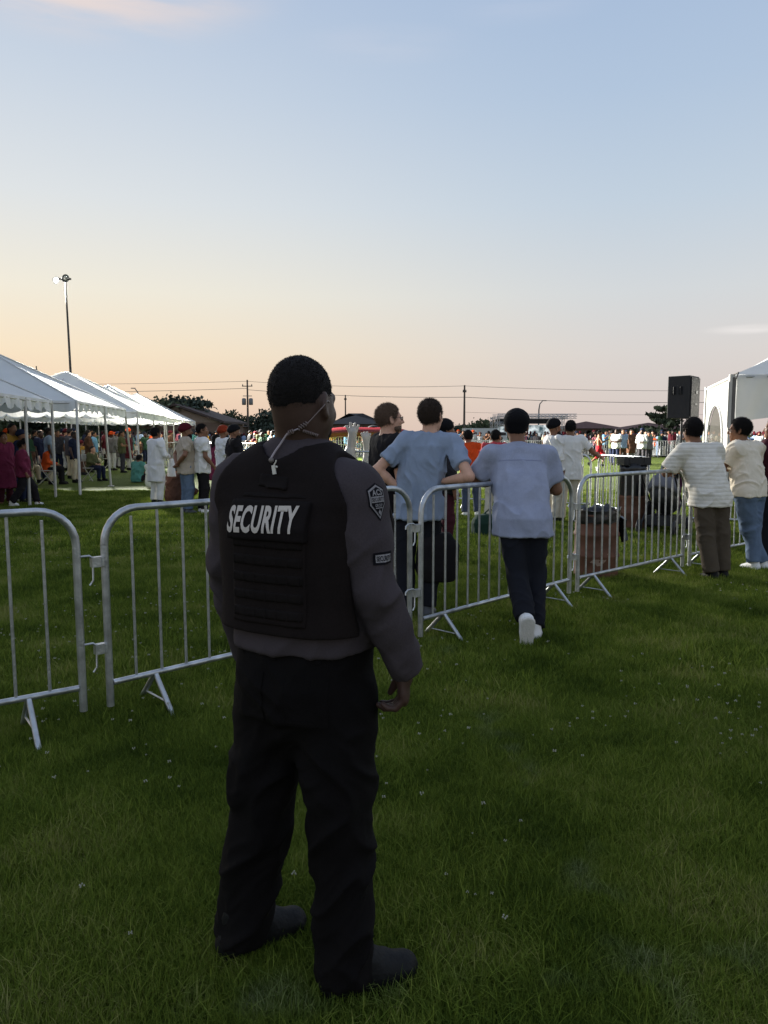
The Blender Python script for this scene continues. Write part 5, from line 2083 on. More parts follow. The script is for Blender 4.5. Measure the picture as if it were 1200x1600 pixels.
def text_mesh(txt, height, width, weight=0.0, space=1.0):
    cu = bpy.data.curves.new('lettering', 'FONT')
    cu.body = txt
    cu.size = 1
    cu.offset = weight
    cu.space_character = space
    cu.resolution_u = 4
    o = bpy.data.objects.new('lettering', cu)
    COL.objects.link(o)
    dg = bpy.context.evaluated_depsgraph_get()
    me = bpy.data.meshes.new_from_object(o.evaluated_get(dg))
    bpy.data.objects.remove(o)
    bpy.data.curves.remove(cu)
    co = np.zeros(len(me.vertices) * 3); me.vertices.foreach_get('co', co); co = co.reshape(-1, 3)
    mn, mx = co.min(0), co.max(0)
    co[:, 0] = ((co[:, 0] - mn[0]) / (mx[0] - mn[0]) - .5) * width
    co[:, 1] = ((co[:, 1] - mn[1]) / (mx[1] - mn[1]) - .5) * height
    co[:, 2] = 0
    me.vertices.foreach_set('co', co.ravel())
    return me


def bvh_of(o):
    me = o.data
    return BVHTree.FromPolygons([v.co.copy() for v in me.vertices], [tuple(p.vertices) for p in me.polygons])


# ------------------------------------------------------------------ the security guard
GUARD_H = math.radians(-28)


def guard():
    loc = V3((-0.228, 2.16, 0))
    Rm = Matrix.Rotation(-GUARD_H, 3, 'Z')
    tl = lambda px, py, d: Rm @ (W(px, py, d) - loc)
    J = dict(
        head=tl(473, 634, 2.165), neck=tl(470, 700, 2.185), chest=V3((0, .015, 1.335)), waist=V3((0, .02, 1.12)), pelvis=V3((0, 0.0, .985)),
        shL=tl(384, 755, 2.23), elL=tl(354, 875, 2.27), wrL=tl(382, 1000, 2.42),
        shR=tl(549, 772, 2.06), elR=tl(584, 925, 2.01), wrR=tl(629, 1030, 2.06),
        hipL=tl(425, 1090, 2.20), knL=tl(404, 1290, 2.20), anL=V3((0, 0, 0)),
        hipR=tl(528, 1095, 2.10), knR=tl(535, 1300, 2.07), anR=V3((0, 0, 0)))
    al, ar = W(383, 1462, 2.25), W(545, 1522, 2.05)
    al.z, ar.z = .105, .105
    al.x, al.y = G(378, 1497).x, G(378, 1497).y + 0.02
    ar.x, ar.y = G(543, 1563).x, G(543, 1563).y + 0.02
    J['anL'], J['anR'] = Rm @ (al - loc), Rm @ (ar - loc)
    shirt = cloth('guard_shirt', (70, 63, 66), 0.85, var=0.12, bump=0.2)
    vestm = cloth('guard_vest', (30, 24, 23), 0.9, var=0.18, bump=0.5)
    vest_d = cloth('guard_webbing', (25, 20, 19), 0.85, var=0.2, bump=0.6)
    trs = cloth('guard_trousers', (15, 12, 12), 0.9, var=0.2, bump=0.4)
    boot = mat('boot_leather', (11, 11, 12), 0.65, spec=.3, var=0.2, scale=20, bump=0.3, bscale=90)
    rub = mat('boot_rubber', (9, 9, 9), 0.8, spec=.2)
    g = 1.18
    hd = dict(d=(0.03, 0.10, -1), n=(-1, -.45, 0), curl=.72, size=1.10, detail=True)
    elR, wrR = J['elR'], J['wrR']
    root = person('broad security guard in a black vest lettered SECURITY, seen from behind with an earpiece', loc, GUARD_H, 1.83, J, g=g, belly=.018, skin='deep',
                  top=None, bottom=None, shoe=('boot', boot, rub, 1.07), beard=(HAIR_B, .8), hair=('short', HAIR_B, 1.0, -.2), hair_up=.012, hair_line=(0.0, -.30, .95), head=1.0, look=(math.radians(-3), -0.10), res=0.0075,
                  hands=(dict(curl=.5), hd), feet=((math.radians(-30), 0), (math.radians(-42), 0)), jaw=1.15)
    J = {k: V3(v) for k, v in J.items()}
    lo, hi = V3((-.55, -.45, .0)), V3((.6, .5, 1.75))
    # shirt: torso, shoulders and long sleeves in one surface
    t = Sdf(lo, hi, 0.0075)
    secs = torso_secs(J, g, .012, hem=.985, flare=.010, belly=.018)
    t.loft(secs, 0.02)
    t.cone(J['shL'], J['shR'], .068, .068, .08)
    t.cone(J['neck'] + V3((0, -.01, -.05)), J['neck'].lerp(J['head'], .16), .092, .080, .04, cut=1.0)
    for sd in 'LR':
        sh, el, wr = J['sh' + sd], J['el' + sd], J['wr' + sd]
        up = (sh - el).normalized()
        t.cone(sh + V3((0, 0, -.005)), sh.lerp(el, .45), .073, .075, .06)
        t.cone(sh.lerp(el, .40), el, .075, .061, .03)
        t.cone(el, el.lerp(wr, .5), .061, .057, .02)
        t.cone(el.lerp(wr, .45), el.lerp(wr, 1.20), .058, .049, .02, cut=1.0)
        t.cone(J['neck'] + V3((0, 0, -.06)), sh, .076, .066, .06)
    sp = [(J['elR'], .11, .013), (J['elL'], .11, .014), (J['shR'] + V3((-.02, -.02, -.11)), .09, .008), (J['shL'] + V3((.0, -.02, -.10)), .11, .016),
          (J['wrR'], .13, .010), (V3((0, -.1, 1.02)), .22, .007)]
    sh_o = link('shirt', t.built('shirt', folds(.005, (8, 8, 11), 21, sp, .7)), root, shirt)
    # trousers
    q = Sdf(V3((-.5, -.4, 0)), V3((.5, .4, 1.08)), 0.0075)
    sec = [(.80, 0, -.005, .150 * g, .128 * g), (.89, 0, -.005, .163 * g, .138 * g), (.985, 0, .002, .166 * g, .128 * g), (1.035, 0, .01, .164 * g, .124 * g)]
    q.loft(sec, .03, n=2.5)
    q.cone((-.075, -.005, .80), (.075, -.005, .80), .118, .118, .04)
    q.cone((-.055, .0, .73), (.055, .0, .73), .090, .090, .05)
    for sd, rr in (('L', (.110, .083, .081)), ('R', (.114, .086, .083))):
        hip, kn, an = J['hip' + sd], J['kn' + sd], J['an' + sd]
        q.cone(hip, kn, rr[0], rr[1], .03)
        q.cone(kn, an + V3((0, 0, -.045)), rr[1], rr[2], .025, cut=1.0)
    spots = []
    for sd in 'LR':
        hip, kn, an = J['hip' + sd], J['kn' + sd], J['an' + sd]
        spots += [(kn + V3((0, -.03, .03)), .16, .022), (an + V3((0, -.03, .08)), .17, .026), (hip.lerp(kn, .45) + V3((0, -.06, 0)), .13, .014)]
    spots += [(V3((0, -.1, .76)), .13, .018)]
    tr = link('trousers', q.built('trousers', folds(.006, (7, 7, 11), 33, spots, .9)), root, trs)
    bt = bvh_of(tr)
    for (x, w, z0, z1, nm) in ((-.085, .11, .80, .935, 'back_pocket'), (.10, .11, .80, .935, 'back_pocket')):
        b = MB(); b.add([(-w / 2, -.07, 0), (w / 2, -.07, 0), (w / 2, .07, 0), (-w / 2, .07, 0)], [(0, 1, 2, 3)])
        conform(b, nm, bt, (x, 0, (z0 + z1) / 2), (0, -1, 0), (0, 0, 1), .003, trs, tr)
    for x in (-.12, 0, .13):
        b = MB(); b.add([(-.007, -.028, 0), (.007, -.028, 0), (.007, .03, 0), (-.007, .03, 0)], [(0, 1, 2, 3)])
        conform(b, 'belt_loop', bt, (x, 0, 1.0), (0, -1, 0), (0, 0, 1), .005, trs, tr)
    # vest
    v = Sdf(lo, hi, 0.0065)
    vs_ = torso_secs(J, g, .034, hem=1.045, flare=.008, belly=.018)
    v.loft(vs_, 0.02, n=2.9)
    nk = J['neck']
    for sx, sd in ((-1, 'L'), (1, 'R')):     # shoulder straps over the top
        sh = J['sh' + sd]
        v.cone(nk + V3((0, 0, -.06)), sh, .092, .080, .05)
    v.cone(J['shL'], J['shR'], .082, .082, .08)
    # armholes and neck scoop
    for sx, sd in ((-1, 'L'), (1, 'R')):
        sh = J['sh' + sd]
        v.cone(sh + V3((sx * .075, 0, .10)), sh + V3((sx * .040, .01, -.10)), .108, .092, .012, mode='s')
        v.cone(sh + V3((sx * .03, .01, -.10)), sh + V3((sx * .09, 0, -.34)), .088, .060, .02, mode='s')
    v.cone(nk + V3((0, -.03, -.015)), nk + V3((0, .0, .2)), .088, .10, .012, mode='s')
    v.clip((0, 0, 1), nk.z + .03)
    vo = link('vest', v.built('vest', folds(.0015, (8, 8, 14), 41, [(V3((.2, 0, 1.15)), .10, .004)])), root, vestm)
    bv = bvh_of(vo)

    def panel(name, u0, u1, z0, z1, thick, m, parent=None, soft=.004, slant=0.0, res=.0055):
        """a piece of the vest's back that follows its surface, thick proud of it"""
        s = Sdf(V3((u0 - .03, -.36, z0 - .03)), V3((u1 + .03, .02, z1 + .03)), res)
        s.loft(torso_secs(J, g, .034 + thick, hem=1.045, flare=.008, belly=.018), 0, n=2.9)
        X, Y, Z = s.ax[0][:, None, None], s.ax[1][None, :, None], s.ax[2][None, None, :]
        zz = Z + slant * X
        bx = np.maximum(np.maximum(u0 - X, X - u1), np.maximum(z0 - zz, zz - z1)) + 0 * Y
        s.d = np.maximum(s.d, bx).astype(np.float32)
        s.clip((0, 1, 0), -.05)
        return link(name, s.built(name, folds(.0012, (12, 12, 16), int(z0 * 1000)), 1), parent or vo, m)
    panel('back_panel', -.118, .118, 1.075, 1.43, .007, vestm)
    for i in range(5):
        z = 1.092 + i * .047
        panel('webbing_strap', -.112, .113, z, z + .027, .0125, vest_d)
    pn = panel('name_panel', -.128, .124, 1.300, 1.405, .0205, cloth('name_panel', (24, 19, 19), 0.85, bump=0.4))
    panel('drag_handle', -.056, .040, 1.435, 1.470, .022, vest_d, slant=.1)
    panel('hook_strip', -.105, .105, 1.41, 1.425, .011, vest_d)
    bp = bvh_of(pn)
    white = cloth('lettering_white', (206, 196, 186), 0.8, var=0.06, bump=0.3)
    conform(text_mesh('SECURITY', .072, .222, .034, 1.08), 'lettering', bp, (-.010, 0, 1.357), (0, -1, 0), (-.035, 0, 1), .0022, white, pn)
    # stitched bars between the webbing loops
    for i in range(5):
        st = MB()
        for k in range(7):
            x = -.105 + k * .035
            st.add([(x - .0012, -.0125, 0), (x + .0012, -.0125, 0), (x + .0012, .0125, 0), (x - .0012, .0125, 0)], [(0, 1, 2, 3)])
        conform(st, 'stitching', bv, (0, 0, 1.1055 + i * .047), (0, -1, 0), (0, 0, 1), .0142, vestm, vo)
    # sleeve badges
    bs = bvh_of(sh_o)
    sh, el = J['shR'], J['elR']
    n = V3((.97, -.30, .12)).normalized()
    upv = (sh - el).normalized()
    c = sh.lerp(el, .12) + V3((0, 0, .012))
    grey_w = cloth('badge_thread', (150, 146, 148), 0.85, var=.25, bump=.5)
    blk = cloth('badge_black', (20, 18, 24), 0.8)
    KB = .80
    shield = [(-.034 * KB, .030 * KB), (0, .048 * KB), (.034 * KB, .030 * KB), (.034 * KB, -.018 * KB), (.0, -.064 * KB), (-.034 * KB, -.018 * KB)]
    sc_ = lambda k: [(x * k, y * k - .004 * (1 - k)) for x, y in shield]
    def poly(pts):
        m = MB(); m.add([(x, y, 0) for x, y in pts], [tuple(range(len(pts)))]); return m
    bd = conform(poly([(x, y) for x, y in reversed(sc_(1.12))]), 'badge', bs, c, n, upv, .0020, blk, sh_o)
    conform(poly([(x, y) for x, y in reversed(sc_(1.0))]), 'badge_border', bs, c, n, upv, .0030, grey_w, bd)
    conform(poly([(x, y) for x, y in reversed(sc_(.87))]), 'badge_field', bs, c, n, upv, .0040, blk, bd)
    band = poly([(-.030 * KB, -.010 * KB), (.030 * KB, -.010 * KB), (.030 * KB, .010 * KB), (-.030 * KB, .010 * KB)])
    conform(band, 'badge_band', bs, c, n, upv, .0050, grey_w, bd)
    conform(text_mesh('ACS', .020 * KB, .044 * KB, .03, 1.1), 'lettering', bs, c + upv * .023 * KB, n, upv, .0052, grey_w, bd)
    conform(text_mesh('SECURITY', .0125 * KB, .056 * KB, .012, 1.05), 'lettering', bs, c, n, upv, .0062, blk, bd)
    conform(text_mesh('GROUP', .010 * KB, .034 * KB, .02, 1.1), 'lettering', bs, c - upv * .020 * KB, n, upv, .0052, grey_w, bd)
    conform(poly([(-.013, -.0012), (.013, -.0012), (.013, .0012), (-.013, .0012)]), 'badge_line', bs, c - upv * .029 * KB, n, upv, .0052, grey_w, bd)
    conform(poly([(x * .85, y * .85) for x, y in [(0, -.010), (.004, -.004), (.0065, 0), (.003, .003), (0, .009), (-.003, .003), (-.0065, 0), (-.004, -.004)]]), 'badge_leaf', bs, c - upv * .042 * KB, n, upv, .0052, grey_w, bd)
    c2 = sh.lerp(el, .62) + V3((0, 0, .0))
    n2 = V3((.97, -.40, .0)).normalized()
    tb = conform(poly([(-.028, -.016), (.028, -.016), (.028, .016), (-.028, .016)]), 'name_tab', bs, c2, n2, upv, .0030, blk, sh_o)
    conform(poly([(-.022, -.010), (.022, -.010), (.022, .010), (-.022, .010)]), 'tab_band', bs, c2, n2, upv, .0040, grey_w, tb)
    conform(text_mesh('SECURITY', .013, .040, .02, 1.0), 'lettering', bs, c2, n2, upv, .0050, blk, tb)
    # earpiece: clear tube from the ear, a coil at the collar, a clip with a small tag
    Rh, hs = head_frame(J, (math.radians(-3), -0.10), 1.83)
    hp = lambda *v_: J['head'] + Rh @ (V3(v_) * hs)
    clear = mat('clear_tube', (128, 112, 108), 0.25, var=0.05)
    body = [o for o in root.children if o.name.startswith('body')][0]
    bb = bvh_of(body)
    def on_back(px, py, lift=.010):
        o = tl(px, py, 1.2); d = (tl(px, py, 2.4) - o).normalized()
        best = None
        for b_ in (bb, bs, bv):
            h_ = b_.ray_cast(o, d, 2.0)
            if h_[0] is not None and (best is None or h_[3] < best[1]): best = (h_[0], h_[3])
        p_ = best[0] if best else tl(px, py, 2.1)
        return p_ - d * lift
    ep = [on_back(515, 629, .004), on_back(512, 626, .006), on_back(506, 634, .006), on_back(493, 648), on_back(481, 661), on_back(479, 663)]
    m = MB(); m.tube(ep, .0016, 6)
    ring = hp(.088, .0, .022)
    e = m.build('earpiece', clear, root)
    def coil(a, b, turns, r):
        a, b = V3(a), V3(b)
        ax = (b - a).normalized(); s1 = ax.orthogonal().normalized(); s2 = ax.cross(s1)
        pts = [a.lerp(b, i / (turns * 10)) + (s1 * math.cos(2 * math.pi * i / 10) + s2 * math.sin(2 * math.pi * i / 10)) * r for i in range(turns * 10 + 1)]
        k = MB(); k.tube(pts, .0017, 6); k.build('coil', clear, e)
    coil(on_back(480, 661, .008), on_back(466, 670, .010), 4, .0055)
    coil(on_back(459, 673, .012), on_back(450, 677, .012), 3, .0055)
    coil(on_back(473, 673, .006), on_back(497, 681, .006), 9, .0035)
    m = MB(); m.tube([on_back(466, 670, .010), on_back(459, 673, .012)], .0022, 6)
    m.tube([on_back(450, 677, .012), on_back(446, 682, .012), on_back(438, 694, .012), on_back(430, 705, .012), on_back(423, 717, .012)], .0030, 8)
    m.build('tube', mat('earpiece_cord', (168, 156, 160), 0.5), e)
    m = MB(); p = on_back(424, 719, .014); m.sphere(p, .0075, 8); m.build('clip', mat('clip_grey', (120, 112, 108), 0.5), e)
    m = MB(); p = on_back(428, 734, .016); dn = V3((0.15, 0, -1)).normalized()
    m.box(p, (.010, .004, .024), Matrix.Rotation(-.15, 3, 'Y')); m.tube([p + V3((0, 0, .012)), p + V3((.006, 0, .020)), p + V3((.008, 0, .026))], .0018, 6)
    m.sphere(p + V3((.009, 0, .008)), .003, 6)
    m.build('clip_tag', mat('tag_white', (226, 220, 208), 0.5), e)
    return root


guard()

# ------------------------------------------------------------------ the men at the near barriers
C_BLACK = cloth('cloth_black', (34, 31, 33)); C_BLUE = cloth('tee_blue', (146, 159, 180), var=.06); C_CHAMB = cloth('chambray', (156, 161, 180), var=.14)
C_WHITE = cloth('cloth_white', (228, 225, 220), var=.05); C_CREAM = cloth('tee_cream', (234, 221, 200), var=.05); C_STRIPE = cloth('tee_striped', (230, 223, 210), stripes=7.5)
C_JEAN = cloth('denim_blue', (98, 114, 136), var=.22); C_CARGO = cloth('cargo_olive', (82, 72, 60), var=.12); C_NAVY = cloth('trouser_navy', (30, 31, 37))
C_ORANGE = cloth('tee_orange', (206, 74, 26)); C_PINKRED = cloth('polo_coral', (186, 70, 78)); C_BEIGE = cloth('trouser_cream', (196, 188, 172))
C_KURTA = cloth('kurta_white', (226, 224, 222), var=.05); C_SAND = cloth('shirt_sand', (180, 166, 148)); C_MAROON = cloth('turban_maroon', (84, 26, 34))
C_TURB = cloth('turban_black', (22, 21, 24), var=.2); C_TEAL = cloth('tee_teal', (84, 138, 128)); C_BROWN = cloth('shawl_brown', (74, 52, 44))
C_PLUM = cloth('kurta_plum', (110, 42, 66)); C_RUSTT = cloth('turban_rust', (136, 52, 30)); C_MAR2 = cloth('shirt_maroon', (70, 32, 40)); C_RED = cloth('shorts_red', (180, 34, 44))
SH_WHITE = mat('shoe_white', (232, 230, 226), 0.6, var=.06); SH_SOLE = mat('sole_white', (222, 218, 210), 0.6, var=.06, scale=60, bump=.6, bscale=120); SH_BLACK = mat('shoe_black', (17, 16, 17), 0.7, spec=.25); SH_GREY = mat('shoe_grey', (76, 78, 84), 0.6)

GM = 'men leaning on the near barriers'

# man in the black tee with glasses, beyond the barrier, face in profile to the right
p = W(606, 690, 6.95); p.z = 0
person('bearded man in a black tee and glasses, face in profile to the right', p, math.radians(-68), 1.83,
       dict(elL=(-.27, .10, 1.19), wrL=(-.16, .34, 1.16), elR=(.26, .02, 1.17), wrR=(.17, .24, 1.05)), g=1.10, belly=.02, skin='light',
       top=dict(mat=C_BLACK, sleeve='short', hem=.86, amp=.006), bottom=dict(mat=C_NAVY), shoe=('shoe', SH_BLACK, SH_BLACK), hair=('short', HAIR_LB, 1.05),
       beard=(HAIR_LB, .85), look=(math.radians(-6), .02), res=.009, group=GM, extras=glasses)

# man in the pale blue tee: left hand on hip, right forearm laid on the rail
p = W(664, 690, 6.45); p.z = 0
def bag_(root, J, hp, Rh, hs):
    s = Sdf((-.1, -.35, .3), (.5, .35, 1.0), .014)
    s.ell((.20, .06, .66), (.17, .10, .24))
    return
person('tall man in a pale blue tee, one hand on hip, forearm resting on the rail', p, math.radians(-10), 1.87,
       dict(pelvis=(-.06, .04, 1.0), waist=(-.045, .035, 1.13), chest=(-.01, .03, 1.36), neck=(.03, .03, 1.575), head=(.045, .055, 1.725),
            shL=(-.165, .02, 1.515), elL=(-.395, -.07, 1.28), wrL=(-.195, .0, 1.10), shR=(.225, .02, 1.505), elR=(.385, -.16, 1.235), wrR=(.175, -.02, 1.19),
            hipL=(-.15, .04, .97), hipR=(.04, .04, .97), knL=(-.17, .02, .53), anL=(-.15, -.05, .095), knR=(.04, .09, .53), anR=(.03, .02, .095)),
       g=1.02, skin='light', top=dict(mat=C_BLUE, sleeve='short', hem=.865, amp=.009, f=(9, 9, 6), tilt=.9, flare=.018, spots=[((0, -.1, 1.2), .25, .012)]),
       bottom=dict(mat=C_NAVY, r=(.10, .082, .075)), shoe=('shoe', SH_GREY, SH_BLACK), hair=('short', HAIR_BR, 1.05), look=(math.radians(-22), .0), res=.008,
       hands=(dict(d=(.7, .3, -.5), n=(.5, .5, .5), curl=.3), dict(d=(-.8, .5, -.1), n=(0, 0, -1), curl=.3)), group=GM)

# the black bag hanging beside his leg
s = Sdf((-.3, -.2, -.3), (.3, .2, .45), .013)
s.loft([(-.22, 0, 0, .15, .08), (-.12, 0, 0, .19, .105), (.1, 0, 0, .18, .10), (.2, 0, 0, .10, .06)], n=2.8)
s.cone((-.08, 0, .18), (-.12, -.03, .40), .012, .012); s.cone((.08, 0, .18), (-.08, -.03, .40), .012, .012)
o = link('shoulder_bag', s.built('shoulder_bag', folds(.008, (8, 8, 8), 3)), None, C_BLACK)
q = W(684, 868, 6.50); o.location = q; o.rotation_euler = (0, .05, .3)
tag(o, 'black shoulder bag hanging at the hip of the man in the pale blue tee', 'bag')

def yoke(root, J, hp, Rh, hs):
    sh = [o for o in root.children if o.name.startswith('shirt')][0]
    bv = bvh_of(sh)
    mid = (J['shL'] + J['shR']) / 2
    b = MB(); b.add([(-.17, -.0025, 0), (.17, -.0025, 0), (.17, .0025, 0), (-.17, .0025, 0)], [(0, 1, 2, 3)])
    conform(b, 'yoke_seam', bv, V3((mid.x, mid.y, mid.z - .07)), (0, -1, 0.25), (0, 0, 1), .0015, cloth('chambray_seam', (128, 132, 158)), sh)


# man in the chambray shirt, this side of the barrier, leaning far forward on his forearms
p = G(820, 1012); p.z = 0
person('turbaned man in a pale grey-blue short-sleeved shirt leaning forward, one sneaker sole showing', (p.x, p.y, 0), math.radians(-4), 1.80,
       dict(pelvis=(.02, .44, .93), waist=(.015, .53, 1.06), chest=(.01, .66, 1.27), neck=(.005, .79, 1.475), head=(-.005, .85, 1.635),
            shL=(-.215, .70, 1.415), elL=(-.33, .80, 1.185), wrL=(-.12, 1.00, 1.17), shR=(.225, .70, 1.405), elR=(.315, .72, 1.125), wrR=(.16, .96, 1.17),
            hipL=(-.075, .42, .90), knL=(-.03, .30, .48), anL=(.005, .015, .205), hipR=(.115, .42, .90), knR=(.11, .40, .48), anR=(.095, .20, .095)),
       g=1.12, belly=.012, skin='brown', top=dict(mat=C_CHAMB, sleeve='short', hem=.785, amp=.008, off=.028, f=(7, 7, 4), flare=.022, collar=True, slen=.74, sflare=.014, spots=[((.1, .5, 1.0), .28, .010), ((-.1, .6, 1.25), .15, .006)]),
       bottom=dict(mat=C_NAVY, r=(.097, .084, .078), len=.96), shoe=('shoe', SH_WHITE, SH_SOLE, 1.12), hair=('patka', C_TURB), beard=(HAIR_B,), look=(0, -.08), res=.008,
       feet=((.05, -1.25), (-.25, 0)), group=GM, extras=yoke)

# two men at the right edge
p = G(1122, 908)
person('man in a white ribbed tee and brown cargo trousers, elbow on the rail', (p.x, p.y, 0), math.radians(16), 1.76,
       dict(pelvis=(-.02, .16, .93), waist=(-.03, .21, 1.06), chest=(-.06, .28, 1.27), neck=(-.09, .335, 1.465), head=(-.115, .37, 1.61),
            shL=(-.285, .29, 1.405), elL=(-.395, .42, 1.15), wrL=(-.22, .60, 1.15), shR=(.12, .28, 1.40), elR=(.22, .36, 1.13), wrR=(.06, .56, 1.15),
            hipL=(-.115, .14, .90), hipR=(.07, .14, .90), knL=(-.10, .10, .49), anL=(-.08, .0, .09), knR=(.085, .10, .49), anR=(.095, .05, .09)),
       g=1.12, belly=.02, skin='brown', top=dict(mat=C_STRIPE, sleeve='short', hem=.80, amp=.008, off=.026, f=(6, 6, 8), slen=.80, sflare=.012, flare=.02),
       bottom=dict(mat=C_CARGO, r=(.102, .094, .086)), shoe=('shoe', SH_BLACK, SH_BLACK, 1.1), hair=('short', HAIR_B, 1.09), look=(math.radians(-6), -.05), res=.009, group=GM)
p = G(1184, 892)
person('man in a cream tee and blue jeans with crossed white shoes, at the right edge', (p.x, p.y, 0), math.radians(35), 1.77,
       dict(pelvis=(-.05, .12, .93), waist=(-.04, .15, 1.06), chest=(-.03, .20, 1.27), neck=(-.04, .24, 1.475), head=(-.06, .27, 1.62),
            shL=(-.22, .20, 1.415), elL=(-.28, .36, 1.16), wrL=(-.12, .56, 1.16), shR=(.17, .18, 1.415), elR=(.25, .26, 1.15), wrR=(.09, .50, 1.16),
            hipL=(-.14, .12, .90), hipR=(.04, .12, .90), knL=(-.07, .10, .49), anL=(.08, .0, .09), knR=(.0, .08, .49), anR=(-.05, .02, .09)),
       g=1.12, belly=.02, skin='brown', top=dict(mat=C_CREAM, sleeve='short', hem=.86, amp=.009, f=(8, 8, 9), tilt=.8, flare=.012),
       bottom=dict(mat=C_JEAN, r=(.112, .088, .080), amp=.009), shoe=('shoe', SH_WHITE, SH_SOLE, 1.1), hair=('short', HAIR_B, 1.10), look=(math.radians(28), -.05), res=.009, group=GM, extras=glasses)
p = W(1212, 690, 9.25); p.z = 0
person('man in a maroon shirt and dark trousers, cut by the right edge', p, math.radians(40), 1.76,
       dict(elL=(-.26, .16, 1.16), wrL=(-.12, .36, 1.16)), g=1.08, skin='brown', top=dict(mat=C_MAR2, sleeve='long', hem=.84),
       bottom=dict(mat=C_NAVY), shoe=('shoe', SH_BLACK, SH_BLACK), hair=('short', HAIR_B, 1.06), look=(.3, 0), res=.012, group=GM)

# ------------------------------------------------------------------ men along the second row
GF = 'men standing along the field barriers'
p = W(694, 690, 9.6); p.z = 0
person('man in dark clothes with a dark headscarf, behind the shoulder of the man in blue', p, math.radians(-75), 1.74, dict(), skin='brown', top=dict(mat=cloth('shirt_charcoal', (44, 42, 46)), sleeve='long', hem=.84),
       bottom=dict(mat=C_MAR2), shoe=('shoe', SH_BLACK, SH_BLACK), hair=('patka', C_TURB), beard=(HAIR_B,), res=.012, group=GF)
lean = lambda y: dict(pelvis=(0, .10 * y, .92), waist=(0, .19 * y, 1.04), chest=(0, .33 * y, 1.22), neck=(0, .46 * y, 1.39), head=(0, .53 * y, 1.52),
                      shL=(-.19, .38 * y, 1.335), shR=(.19, .38 * y, 1.335), elL=(-.30, .52 * y, 1.14), elR=(.30, .52 * y, 1.14), wrL=(-.06, .62 * y, 1.15), wrR=(.06, .62 * y, 1.15),
                      hipL=(-.09, .08 * y, .89), hipR=(.09, .08 * y, .89), knL=(-.10, .05, .48), knR=(.11, .05, .48))
p = G(736, 808)
person('man in an orange tee and jeans bent over the field barrier', (p.x, p.y, 0), math.radians(2), 1.74, lean(1.0), g=1.02, skin='brown', top=dict(mat=C_ORANGE, sleeve='short', hem=.80, amp=.007),
       bottom=dict(mat=cloth('denim_grey', (70, 78, 96))), shoe=('shoe', SH_WHITE, SH_SOLE), hair=('short', HAIR_B), res=.012, group=GF)
p = G(772, 812)
person('man in a coral red polo and cream trousers beside the one in orange', (p.x, p.y, 0), math.radians(-12), 1.76, lean(.55), g=1.02, skin='brown', top=dict(mat=C_PINKRED, sleeve='short', hem=.82, collar=True),
       bottom=dict(mat=C_BEIGE), shoe=('shoe', SH_WHITE, SH_SOLE), hair=('short', HAIR_B), look=(-.5, 0), res=.012, group=GF)
p = G(862, 817)
person('bearded man in a white shirt with a tall black turban, looking to the right', (p.x, p.y, 0), math.radians(-70), 1.80, dict(elL=(-.30, .22, 1.18), wrL=(-.20, .40, 1.36)), skin='brown', g=1.1,
       top=dict(mat=C_WHITE, sleeve='long', hem=.80), bottom=dict(mat=C_BEIGE), shoe=('shoe', SH_BLACK, SH_BLACK), hair=('turban', C_TURB), beard=(HAIR_B, 1.3), res=.011, group=GF)
p = G(888, 818)
person('man in a white tee and pale trousers with an arm out to the rail', (p.x, p.y, 0), math.radians(-8), 1.80, dict(elR=(.40, .03, 1.26), wrR=(.56, .22, 1.17), elL=(-.27, .10, 1.18), wrL=(-.10, .30, 1.12)), skin='brown', g=1.1,
       top=dict(mat=C_WHITE, sleeve='short', hem=.78, amp=.009, flare=.02), bottom=dict(mat=C_BEIGE), shoe=('shoe', SH_BLACK, SH_BLACK), hair=('short', HAIR_B), res=.011, group=GF)
p = W(1052, 690, 12.3); p.z = 0
prs = person('seated person in a magenta top behind the stroller', p, math.radians(20), 1.6,
       dict(pelvis=(0, 0, .52), waist=(0, 0, .64), chest=(0, .02, .84), neck=(0, .03, 1.02), head=(0, .07, 1.13), shL=(-.16, 0, .98), shR=(.16, 0, .98), elL=(-.22, .05, .74), elR=(.22, .05, .74),
            wrL=(-.1, .26, .66), wrR=(.1, .26, .66), hipL=(-.09, .02, .5), hipR=(.09, .02, .5), knL=(-.11, .40, .48), knR=(.11, .40, .48), anL=(-.11, .42, .09), anR=(.11, .42, .09)),
       skin='brown', top=dict(mat=cloth('top_magenta', (84, 46, 72)), sleeve='long', hem=.44), bottom=dict(mat=C_BLACK), shoe=('shoe', SH_BLACK, SH_BLACK), hair=('long', HAIR_B), look=(.2, -.7), res=.014, g=.85)
prs.scale = (.88, .88, .88)
# the athlete on the field
p = W(936, 690, 36); p.z = 0
person('bare-chested athlete in red shorts striding across the lit field', p, math.radians(-100), 1.74,
       dict(knL=(-.10, .28, .58), anL=(-.10, .16, .16), knR=(.10, -.08, .50), anR=(.10, -.42, .22), elL=(-.26, -.16, 1.18), wrL=(-.26, .06, 1.06), elR=(.26, .12, 1.18), wrR=(.22, .32, 1.28)), skin='brown',
       top=None, bottom=dict(mat=C_RED, len=.0, r=(.10, .085, .08)), shoe=('shoe', SH_BLACK, SH_BLACK), hair=('short', HAIR_B), res=.016, group=None, feet=((0, 0), (0, -.8)))

